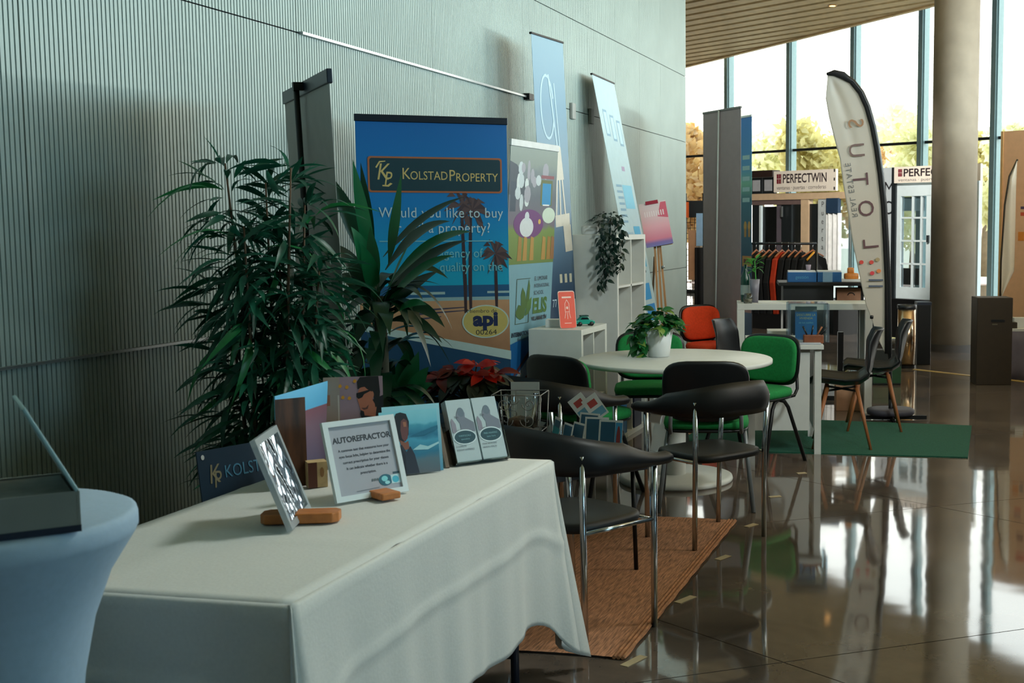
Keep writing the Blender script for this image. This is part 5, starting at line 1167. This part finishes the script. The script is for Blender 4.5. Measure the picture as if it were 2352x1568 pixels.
t = thing('brown_box', 'brown carton with a dark handle under the bar table top', 'box', M=view_frame(1950, d2 + .12, zt - .174)); part('body', MB().box((0, .1, .06), (.21, .16, .115)), pm('brown_carton', (168, 122, 94), .75, 0, .1), t)
part('handle', MB().tube([(.02 + .03 * math.cos(a * PI / 8), .018, .055 + .022 * math.sin(a * PI / 8)) for a in range(9)], .004, 6), BLACKP, t)
# shell chairs
shell_chair('black shell chair on wooden legs, nearer of the two right of the desks', (-.90, 8.58), (-.99, -.12), 'shell chairs by the desks')
shell_chair('black shell chair on wooden legs, farther of the two right of the desks', (-.74, 9.36), (-.99, -.12), 'shell chairs by the desks')
q = at(1728, 700, 9.3); shell_chair('black shell chair tucked in at the left end of the low desk', (q.x - .02, q.y), (.97, -.2), 'shell chairs by the desks')
q = at(1640, 700, 11.0); iso_chair('orange conference chair behind the green chairs, by the grey banner back', ORANGE, (q.x, q.y), (.80, -.6))
# ---- grey banner back and blue banner behind it
TL, TR = at(1615, 258, 11.85), at(1707, 242, 11.2); M, W_, Hh = frame3((TL.x, TL.y, 0), (TR.x - .02, TR.y, 0), TL)
t = rollup('tall grey banner back with a thin white cord, beyond the ribbed wall', M, W_, Hh, pm('grey_mauve_back', (156, 138, 138), .7, 0, .04), pm('grey_rail', (110, 106, 102), .5, .3), railh=.02)
for o in t.children:
    if o.name.startswith('pole'): o.location.y = .03
part('cord', MB().tube([(W_ * .46, -.012, Hh - .01), (W_ * .40, -.012, Hh * .5), (W_ * .34, -.012, 0.15)], .009, 5), PAPER, t)
TL, TR = at(1697, 268, 12.0), at(1727, 264, 11.75); M, W_, Hh = frame3((TL.x, TL.y, 0), (TR.x, TR.y, 0), TL)
t = rollup('narrow view of a blue banner with gold seals behind the grey banner back', M, W_, Hh, grad('blue_mix', [(0, (30, 60, 70)), (.35, (120, 150, 190)), (.38, (120, 150, 190)), (.40, (20, 76, 110)), (.68, (30, 110, 130)), (.74, (110, 190, 160)), (.8, (60, 150, 200)), (1, (0, 112, 196))], 0, 2.6), ALU, railh=.02)
P = Print(0, -.001, 0)
for k in range(2): P.ell(W_ * (.52 + .3 * k), 1.52, W_ * .11, .05, (190, 160, 80), 14).rect(W_ * (.44 + .3 * k), 1.42, W_ * (.6 + .3 * k), 1.5, (170, 140, 70))
for k in range(5): P.rect(W_ * .3, 1.75 + .1 * k, W_ * .85, 1.79 + .1 * k, (150, 206, 206))
P.rect(W_ * .3, 1.14, W_, 1.24, (196, 150, 80)).rect(W_ * .4, 1.17, W_ * .9, 1.21, (110, 60, 50)).rect(W_ * .3, .7, W_, .98, (190, 160, 160)); P.done(t)
# ---- clothes rack
d3 = 12.6; t = thing('clothes_rack', 'metal garment rail hung with dark tops behind the bar table', 'rack', M=view_frame(1800, d3) @ RZ(math.radians(-7))); rw = wid(150, d3); zr = H - 44 * d3 / FPX
part('rail', MB().tube([(-rw / 2, 0, zr), (rw / 2, 0, zr)], .013, 8), DARKMETAL, t)
for s1 in (-1, 1): part('post', MB().tube([(s1 * rw / 2, 0, .03), (s1 * rw / 2, 0, zr)], .012, 8), DARKMETAL, t); part('foot', MB().tube([(s1 * rw / 2, -.2, .012), (s1 * rw / 2, .2, .012)], .012, 8), DARKMETAL, t)
MR = t.matrix_world.copy() if False else (view_frame(1800, d3) @ RZ(math.radians(-7)))
HANG = pm('hanger_wood', (176, 104, 60), .5, 0, .15); BLK = pm('black_jersey', (14, 14, 18), .9, 0, .2, 20); ORJ = pm('orange_jersey', (198, 56, 20), .85, 0, .12, 20); GOLDB = pm('gold_trim', (230, 160, 40), .6)
prof = [(-.05, 0), (.05, 0), (.08, -.03), (.21, -.07), (.29, -.3), (.25, -.5), (.20, -.48), (.19, -.27), (.18, -.62), (-.18, -.62), (-.19, -.27), (-.20, -.48), (-.25, -.5), (-.29, -.3), (-.21, -.07), (-.08, -.03)]
def garment(x, rot, mat, lb, th=.055, trim=False):
    g_ = thing('jersey', lb, 'clothing', M=MR @ T(x, 0, zr - .085) @ RZ(math.radians(rot)), group='tops on the garment rail')
    part('top', MB().prism([(a, b) for a, b in prof], th, 'y', -th / 2), mat, g_, bev=.012)
    hk = MB().tube([(-.2, 0, -.045), (0, 0, .02), (.2, 0, -.045)], .009, 6); part('hanger', hk, HANG, g_)
    part('hook', MB().tube([(0, 0, .02), (0, 0, .06), (.012, 0, .085), (0, 0, .099), (-.012, 0, .088)], .003, 5), CHROME, g_)
    if trim: part('collar', MB().tube([(-.16, -th / 2, -.08), (-.09, -th / 2 - .01, -.03), (-.04, -th / 2 - .01, -.0)], .012, 6), GOLDB, g_)
n_ = 9
for i in range(n_):
    x = -rw / 2 + .05 + i * (rw - .14) / (n_ - 1); 
    if i == 4: garment(x, 74, ORJ, 'orange top hanging among the black ones')
    elif i == n_ - 1: garment(x + .05, 60, BLK, 'black top with a gold shoulder trim at the right end of the rail', .06, True)
    else: garment(x, 74, BLK, ('plain black top at the left end of the rail', 'plain black top, second on the rail from the left', 'plain black top, third on the rail from the left', 'plain black top just left of the orange one', '', 'plain black top just right of the orange one', 'plain black top, second right of the orange one', 'plain black top, third right of the orange one')[i])
# ---- wire grid display at the wall corner
d4 = 14.6; t = thing('grid_display', 'wire grid display with an orange panel by the wall corner', 'stand', M=view_frame(1596, d4)); g2 = MB()
gw = wid(40, d4); g0, g1 = H - 190 * d4 / FPX, H - (-30) * d4 / FPX
for k in range(5): g2.tube([(-gw / 2 + gw * k / 4, 0, .3), (-gw / 2 + gw * k / 4, 0, 1.75)], .0035, 4)
for k in range(24): g2.tube([(-gw / 2, 0, .3 + .063 * k), (gw / 2, 0, .3 + .063 * k)], .003, 4)
o = part('grid', g2, BLACKM, t); o['kind'] = 'stuff'
for s1 in (-1, 1): part('post', MB().tube([(s1 * gw / 2, .01, 0), (s1 * gw / 2, .01, 1.9)], .012, 8), BLACKM, t)
part('header', MB().box((.0, .03, H + 35 * d4 / FPX), (gw * 1.5, .1, .19)), BLACKP, t); part('orange_panel', MB().box((-gw * .62, -.025, H + 33 * d4 / FPX), (.12, .02, .18)), pm('orange_panel', (230, 96, 30), .5), t)
t = thing('poster_sheet', 'peach sheet pinned to the wire grid', 'poster', M=view_frame(1590, d4 - .02, H - 70 * d4 / FPX)); part('sheet', MB().box((0, 0, 0), (wid(18, d4), .004, .58)), pm('peach_paper', (190, 140, 104), .7), t)
t = thing('poster_sheet', 'light blue sheet pinned to the wire grid', 'poster', M=view_frame(1607, d4 - .03, H - 12 * d4 / FPX)); part('sheet', MB().box((0, 0, 0), (wid(15, d4), .004, .38)), pm('sky_paper', (150, 182, 214), .7), t)
t = thing('hanging_cloth', 'black cloth hanging from the wire grid', 'cloth', M=view_frame(1608, d4 - .04, .0)); part('sheet', MB().grid(lambda u, v: Vector(((u - .5) * .11, .012 * math.sin(u * 9), .55 + .72 * v)), 10, 4), BLK, t, solid=.01)

# ================================================================= WINDOW-MAKER'S STAND BEFORE THE GLASS
UKC = 51000.0
kb = wplane(1728, 500, UKC); kb0 = Vector((kb.x, kb.y, 0)); MK = T(*kb0) @ RZ(aw)
def kx(px): return (wplane(px, 500, UKC) - kb).xy.length * (1 if px > 1728 else -1)
def kz(px, py): return wplane(px, py, UKC).z
def kbox(mb, x0, y0, x1, y1, y, th, ref=None):
    rx = ref or (x0 + x1) / 2; a, b = kx(x0), kx(x1); z1, z0 = kz(rx, y0), kz(rx, y1); return mb.box(((a + b) / 2, y, (z0 + z1) / 2), (b - a, th, z1 - z0))
TANF = pm('tan_frame', (206, 180, 148), .55, 0, .06); SIGNW = pm('sign_white', (236, 228, 216), .5, 0, .03); DKF = pm('anthracite_frame', (24, 30, 34), .4); PALEF = pm('pale_frame', (214, 230, 236), .4, 0, .03); GREYG = clear('grey_glass', (.7, .76, .78), .1)
t = thing('window_stand', 'tan window display stand with sliding panes under the left PERFECTWIN sign', 'display', M=MK)
part('plinth', kbox(MB(), 1730, 692, 1950, 775, .1, .6, 1840), BLACKM, t)
part('lintel', kbox(MB(), 1728, 443, 1950, 458, 0, .12, 1840), TANF, t); part('lintel', kbox(MB(), 1728, 458, 1846, 470, .0, .08, 1790), pm('mauve_frame', (110, 92, 90), .5), t)
part('post', kbox(MB(), 1845, 456, 1862, 692, 0, .1), TANF, t)
for x0, x1, m in ((1730, 1747, DKF), (1786, 1797, pm('mauve_grey', (92, 86, 96), .5)), (1797, 1820, DKF), (1862, 1882, DKF)): part('frame', kbox(MB(), x0, 468, x1, 692, .01, .06), m, t)
part('sash', kbox(MB(), 1747, 472, 1751, 692, -.01, .04), PALEF, t); part('pane', kbox(MB(), 1750, 474, 1787, 692, .02, .008), GLASS, t); part('pane', kbox(MB(), 1820, 468, 1845, 692, .02, .008), GREYG, t); part('handle', kbox(MB(), 1801, 474, 1804, 498, -.06, .02), ALU, t)
part('pane', kbox(MB(), 1905, 452, 1950, 692, .04, .008), GREYG, t)
t2 = part('side_sign', kbox(MB(), 1884, 452, 1905, 692, -.03, .03), pm('grey_sign', (190, 200, 204), .5), t)
P = Print(0, -.046, 0)
for i, ch in enumerate('PuertasInt'): P.text(ch, kx(1894.5), kz(1894, 475 + i * 19.5 + (8 if i > 6 else 0)), .11, (36, 40, 48), 'CENTER', .9)
P.done(t)
t = thing('shutter_sample', 'dark double-leaf shutter sample left of the left white sign', 'display', M=MK @ T(kx(1756), -.02, kz(1756, 447)))
zz = kz(1756, 392) - kz(1756, 447); xx = kx(1785) - kx(1728)
part('box', MB().box((0, 0, zz * .86), (xx, .16, zz * .28)), pm('shutter_brown', (44, 28, 24), .5), t)
for s1 in (-1, 1):
    part('leaf', MB().box((s1 * xx * .25, .0, zz * .36), (xx * .46, .05, zz * .7)), DKF, t); part('pane', MB().box((s1 * xx * .24, -.028, zz * .38), (xx * .30, .006, zz * .46)), pm('milky_pane', (172, 176, 182), .3), t)
def perfect_sign(label, x0, x1, yt, yb, nm='sign'):
    a, b = kx(x0), kx(x1); zb, zt_ = kz((x0 + x1) / 2, yb), kz((x0 + x1) / 2, yt); h_ = zt_ - zb; w2_ = b - a
    t = thing('window_maker_sign', label, 'sign', M=MK @ T(a, -.10, zb)); part('board', MB().box((w2_ / 2, .02, h_ / 2), (w2_, .04, h_)), SIGNW, t)
    P = Print(0, 0, 0); RD_ = (120, 26, 40); s = 1.0
    sq = h_ * .46; x = w2_ * .05; z = h_ * .40
    P.rect(x, z, x + sq * .62, z + sq, RD_).rect(x + sq * .29, z, x + sq * .33, z + sq, (206, 190, 180)).rect(x, z + sq * .48, x + sq * .62, z + sq * .54, (206, 190, 180)).rect(x + sq * .66, z, x + sq * .72, z + sq, (70, 40, 44))
    return t, P, w2_, h_, x + sq * .85, z
t, P, w2_, h_, x, z = perfect_sign('white PERFECTWIN sign above the sliding window stand', 1788, 1931, 391, 440)
P.text('PERFECTWIN', x, z + .01, h_ * .60, (46, 36, 40), sx=(w2_ * .95 - x) / (h_ * .60 * 6.7), ox=.003).text('ventanas · puertas · correderas', w2_ * .05, h_ * .12, h_ * .26, (96, 84, 84), sx=(w2_ * .9) / (h_ * .26 * 14.2))
for v in (.08, .5, .9): P.rect(w2_ * .965, h_ * v - .012, w2_ * .985, h_ * v + .03, (30, 28, 30))
P.done(t)
t = thing('window_stand', 'pale blue glazed door stand under the right PERFECTWIN sign', 'display', M=MK)
x0, x1 = 2062, 2252
part('plinth', kbox(MB(), 2020, 686, 2256, 775, .1, .5, 2100), BLACKM, t); part('post', kbox(MB(), 2055, 385, 2064, 690, -.02, .1), DKF, t)
for a, b, c, d in ((2064, 418, 2146, 450), (2064, 660, 2146, 690), (2064, 448, 2073, 662), (2132, 448, 2146, 662), (2236, 383, 2252, 690)): part('door_frame', kbox(MB(), a, c if False else b, c, d, 0, .07), PALEF, t)
for yy_ in (500, 553, 606): part('muntin', kbox(MB(), 2073, yy_ - 2, 2132, yy_ + 2, -.01, .03), PALEF, t)
for xx_ in (2099, 2119): part('muntin', kbox(MB(), xx_ - 2, 448, xx_ + 2, 662, -.01, .03), PALEF, t)
part('pane', kbox(MB(), 2073, 450, 2132, 660, .0, .006), GREYG, t); part('blind', kbox(MB(), 2073, 452, 2122, 484, .03, .01), pm('pale_blind', (206, 226, 232), .6), t); part('dark_sample', kbox(MB(), 2074, 616, 2110, 654, .03, .01), pm('dark_sample', (50, 42, 44), .5), t)
part('handle', kbox(MB(), 2137, 540, 2141, 556, -.06, .03), DKF, t)
part('side_panel', kbox(MB(), 2018, 385, 2056, 690, .0, .04), pm('grey_side', (196, 208, 216), .5, 0, .03), t)
P = Print(0, -.022, 0)
for i, ch in enumerate('MO'): P.text(ch, kx(2044), kz(2044, 448 + i * 44), .26, (34, 36, 42), 'CENTER', .9)
for k in range(5): P.rect(kx(2243), kz(2243, 470 + k * 40), kx(2248), kz(2243, 462 + k * 40), (60, 74, 100))
P.done(t)
t, P, w2_, h_, x, z = perfect_sign('white PERFECTWIN sign partly hidden by the round column', 2064, 2262, 380, 418)
P.text('PERFECTWIN', x, z, h_ * .66, (46, 36, 40), sx=(w2_ * .95 - x) / (h_ * .66 * 6.7), ox=.003).text('ventanas · puertas · correderas', w2_ * .05, h_ * .1, h_ * .27, (96, 84, 84), sx=(w2_ * .9) / (h_ * .27 * 14.2)); P.done(t)
t = thing('roll_blind_sample', 'white cloth blind sample with a blue top on the left window stand', 'display', M=MK @ T(kx(1921), -.06, kz(1921, 645))); zz = kz(1921, 455) - kz(1921, 645); xx = kx(1938) - kx(1904)
part('cloth', MB().grid(lambda u, v: Vector(((u - .5) * xx, .02 * math.sin(u * 20), v * zz * .82)), 24, 4), pm('white_blind', (232, 236, 238), .7), t, solid=.01); part('header', MB().box((0, 0, zz * .91), (xx * .8, .06, zz * .18)), pm('blue_header', (34, 58, 84), .5), t)

# ================================================================= FEATHER FLAG
DF = 9.75; ff = at(CX, 515, DF); MF = T(ff.x, ff.y, 0) @ RYAW
def fp(px, py): return ((px - CX) * DF / FPX, at(px, py, DF).z)
pole = [(2050, 960), (2047, 860), (2045, 760), (2041, 650), (2036, 560), (2030, 470), (2022, 400), (2013, 340), (2003, 290), (1990, 245), (1975, 212), (1955, 187), (1935, 173), (1915, 167), (1898, 170)]
left = [(2036, 812), (2020, 780), (2004, 735), (1990, 700), (1978, 650), (1967, 600), (1958, 560), (1945, 480), (1934, 420), (1927, 365), (1914, 318), (1902, 270), (1894, 225), (1896, 195), (1898, 171)]
def pl_at(P_, t_):
    ds = [0]; 
    for a, b in zip(P_, P_[1:]): ds.append(ds[-1] + math.hypot(b[0] - a[0], b[1] - a[1]))
    s = t_ * ds[-1]
    for i in range(len(P_) - 1):
        if s <= ds[i + 1] + 1e-6: k = (s - ds[i]) / max(1e-6, ds[i + 1] - ds[i]); return (P_[i][0] * (1 - k) + P_[i + 1][0] * k, P_[i][1] * (1 - k) + P_[i + 1][1] * k)
    return P_[-1]
t = thing('feather_flag', 'white feather flag with mirrored lettering, seen from behind', 'flag', M=MF)
FLG = leafmat('flag_cloth', (206, 200, 190), .3, .04, 3, .7)
edge = pole[2:]; edge[0] = (2043, 812)
def flf(u, v):
    a = pl_at(left, v); b = pl_at(edge, v); px, py = a[0] * (1 - u) + b[0] * u, a[1] * (1 - u) + b[1] * u; q = fp(px, py)
    cr_ = .022 * math.exp(-((u - .42) / .12) ** 2) * max(0, min(1, (v - .62) / .25)) * (1 if v < .96 else 0)
    return Vector((q[0], .012 * math.sin(v * 9) * (1 - u) + cr_ + .012, q[1]))
part('cloth', MB().grid(flf, 24, 60), FLG, t, solid=.003)
part('pole', MB().tube([(fp(x, y)[0], .0, fp(x, y)[1]) for x, y in pole], [.016] * 3 + [.019] * 11 + [.008], 8), BLACKP, t)
part('sleeve', MB().tube([(fp(x - 3, y)[0], .004, fp(x - 3, y)[1]) for x, y in edge], [.02] * 10 + [.03, .024, .01], 8), pm('black_sleeve', (24, 22, 24), .8), t)
P = Print(0, -.003, 0); MR_ = (92, 58, 62)
for ch, x, y, c in (('L', 1983, 574, MR_), ('O', 1972, 500, MR_), ('T', 1958, 428, MR_), ('U', 1949, 364, (110, 84, 78)), ('S', 1946, 296, (150, 108, 72))):
    u, v = fp(x, y); P.text(ch, u, v, .175, c, X=(-.09, .995), Y=(.995, .09), sx=.95)
u, v = fp(1957, 500); P.text('REAL ESTATE', u, v, .062, (110, 112, 112), X=(-.15, .99), Y=(.99, .15), sx=1.0, space=1.2)
for x, y, c in ((1978, 602, (206, 66, 56)), (2001, 602, (206, 66, 56)), (2015, 596, (170, 150, 110)), (2003, 627, (214, 60, 70)), (2018, 622, (222, 130, 70))): u, v = fp(x, y); P.ell(u, v, .018, .016, c, 10)
for y in (643, 657): P.rect(fp(1995, y)[0], fp(1995, y + 2)[1], fp(2028, y)[0], fp(1995, y - 2)[1], (80, 90, 110))
P.done(t)
part('clip', MB().lathe([(0, -.015), (.014, -.012), (.014, .012), (0, .015)], 10, c=(fp(2003, 728)[0], 0, fp(2003, 728)[1])), BLACKP, t)
bx0, bz0 = fp(2050, 960)
part('base_arm', MB().beam((bx0 - .2, -.02, .02), (bx0 + .28, -.03, .02), .03, .012), BLACKM, t); part('base_arm', MB().beam((bx0, -.2, .02), (bx0, .22, .02), .03, .012), BLACKM, t); part('ground_socket', MB().tube([(bx0, 0, .01), (bx0, 0, .16)], .02, 10), BLACKM, t)
t = thing('weight_bag', 'dark grey weight bag lying on the foot of the feather flag', 'bag', M=MF @ T(bx0, -.0, .04)); part('body', pad(MB(), .38, .3, .05, M=T(.0, .03, .02), e=2.4), pm('grey_rubber', (58, 56, 66), .6, 0, .15), t)
# ---- floor things near the column
q = fl(2037, 884); t = thing('shopping_bag', 'dark green and black carrier bag standing on the floor by the flag', 'bag', (q.x, q.y, 0), YAW); bw_, bh = .29, .34
part('body', MB().prism([(-bw_ / 2 + .01, 0), (bw_ / 2 - .01, 0), (bw_ / 2, bh), (-bw_ / 2, bh)], .12, 'y', 0), pm('bag_black', (18, 24, 20), .6, 0, .1), t, bev=.008); part('green_band', MB().box((0, -.004, .1), (bw_ * .92, .008, .16)), pm('bag_green', (18, 66, 30), .6, 0, .2), t)
for s1 in (-1, 1): part('handle', MB().tube([(s1 * .07 + .045 * math.cos(a * PI / 10), .06, bh + .06 * math.sin(a * PI / 10)) for a in range(11)], .008, 6), BLACKP, t)
q = fl(2080, 846); t = thing('litter_bin', 'shiny steel cylinder litter bin left of the column', 'bin', (q.x, q.y + .1, 0)); hz = .68
part('body', MB().lathe([(0, 0), (.098, 0), (.098, hz - .05)], 32), pm('brushed_steel', (196, 170, 140), .22, 1.0, .05), t); part('rim', MB().lathe([(.098, hz - .05), (.104, hz - .04), (.104, hz), (.085, hz), (.085, hz - .05)], 32, caps=False), DARKMETAL, t); part('foot_ring', MB().lathe([(.1, 0), (.1, .03)], 32, caps=False), BLACKP, t)
q = fl(2117, 838); t = thing('black_cabinet', 'black plastic cabinet between the litter bin and the column', 'cabinet', (q.x, q.y + .12, 0), YAW); part('body', MB().box((0, 0, .33), (.15, .2, .66)), BLACKP, t, bev=.006); part('lid', MB().box((0, 0, .675), (.16, .21, .03)), pm('blue_black_lid', (30, 40, 60), .4), t)
q = fl(2275, 884); t = thing('brown_cabinet', 'dark brown letter box cabinet just right of the column', 'cabinet', (q.x, q.y + .16, 0), YAW); BRN = pm('dark_brown', (44, 32, 12), .6, 0, .12)
part('body', MB().box((0, 0, .42), (.34, .3, .84)), BRN, t, bev=.004); part('slot', MB().box((.03, -.152, .62), (.13, .006, .022)), BLACKP, t); part('label', MB().box((.0, -.152, .585), (.05, .004, .012)), pm('dull_label', (92, 84, 66), .6), t)
# ---- booth wall, pale surf flag and table at the right edge
d5 = 13.9; pb = wplane(2300, 500, (2300 + 994) * d5); MBW = T(pb.x, pb.y, 0) @ RZ(aw); zb1 = H + 210 * d5 / FPX
t = thing('booth_panel', 'tall peach exhibitor panel with small colour swatches at the right edge', 'panel', M=MBW)
part('board', MB().box((.75, .03, zb1 / 2), (1.5, .05, zb1)), pm('peach_board', (236, 186, 146), .6, 0, .04), t); part('edge_trim', MB().box((-.01, .03, zb1 / 2), (.03, .07, zb1)), pm('edge_wood', (206, 164, 110), .5), t)
P = Print(0, .004, 0); s_ = d5 / FPX / .75
for x, y, c, w1, h1 in ((45, 382, (220, 70, 40), 18, 20), (44, 428, (120, 70, 70), 14, 18), (38, 478, (90, 70, 100), 14, 6), (38, 492, (220, 90, 60), 14, 8), (34, 542, (230, 140, 50), 12, 20), (48, 545, (150, 130, 120), 8, 20), (44, 380, (200, 60, 40), 14, 14)): P.rect(x * s_, H + (515 - y - h1 / 2) * d5 / FPX, (x + w1) * s_, H + (515 - y + h1 / 2) * d5 / FPX, c)
P.done(t)
d6 = 13.2
def f6(px, py): return Vector(((px - 2312) * d6 / FPX, 0, at(px, py, d6).z))
t = thing('sail_flag', 'white pointed flag glowing in the light before the peach panel', 'flag', M=view_frame(2312, d6))
def sail(u, v):
    a = pl_at([(2297, 690), (2297, 640), (2300, 560), (2304, 480), (2312, 410), (2328, 370)], v); b = pl_at([(2300, 680), (2328, 622), (2329, 560), (2329, 480), (2329, 410), (2329, 370)], v); q = f6(a[0] * (1 - u) + b[0] * u, a[1] * (1 - u) + b[1] * u); q.y = .02 * math.sin(u * 6 + v * 3); return q
part('cloth', MB().grid(sail, 12, 30), leafmat('sail_cloth', (252, 246, 232), .5, .03, 4, .7), t, solid=.003)
part('pole', MB().tube([f6(2331, 700) * 1, f6(2297, 705), f6(2297, 600), f6(2303, 470), f6(2312, 405), f6(2330, 366)][1:], .010, 6), BRN, t); part('stake', MB().tube([f6(2297, 705), Vector((f6(2297, 705).x, 0, 0))], .012, 6), BRN, t); part('foot', MB().lathe([(0, 0), (.12, 0), (.11, .02), (0, .03)], 20, c=(f6(2297, 705).x, 0, 0)), BLACKM, t)
d7 = 12.3; t = thing('side_table', 'grey clothed table cut off by the right edge of the picture', 'table', M=view_frame(2400, d7)); zt7 = H - 240 * d7 / FPX; tw7 = wid(165, d7)
part('tabletop', MB().box((0, .25, zt7 - .012), (tw7, .5, .024)), PAPER, t)
def skirt(u, v): a = u * (tw7 + .9) - .45; x = max(-tw7 / 2, min(tw7 / 2, a - tw7 / 2)); return Vector((x, .003 + (0 if 0 <= a <= tw7 else (min(-a, .45) if a < 0 else min(a - tw7, .45))) + .01 * math.sin(a * 30) * (1 - v), (zt7 - .024) * v))
part('skirt', MB().grid(skirt, 60, 4), pm('grey_cloth', (112, 108, 122), .9, 0, .06), t, solid=.004)
t = thing('white_block', 'small white box on the grey clothed table at the right edge', 'box', M=view_frame(2341, d7 + .2, zt7 + .001)); part('body', MB().box((0, 0, .05), (.12, .1, .1)), PAPER, t, bev=.003)
t = thing('paper_roll', 'dark tray on the grey clothed table at the right edge', 'tray', M=view_frame(2326, d7 + .1, zt7 + .001)); t.name = 'dark_tray'; part('body', MB().box((.0, 0, .03), (.08, .1, .06)), BRN, t, bev=.003)
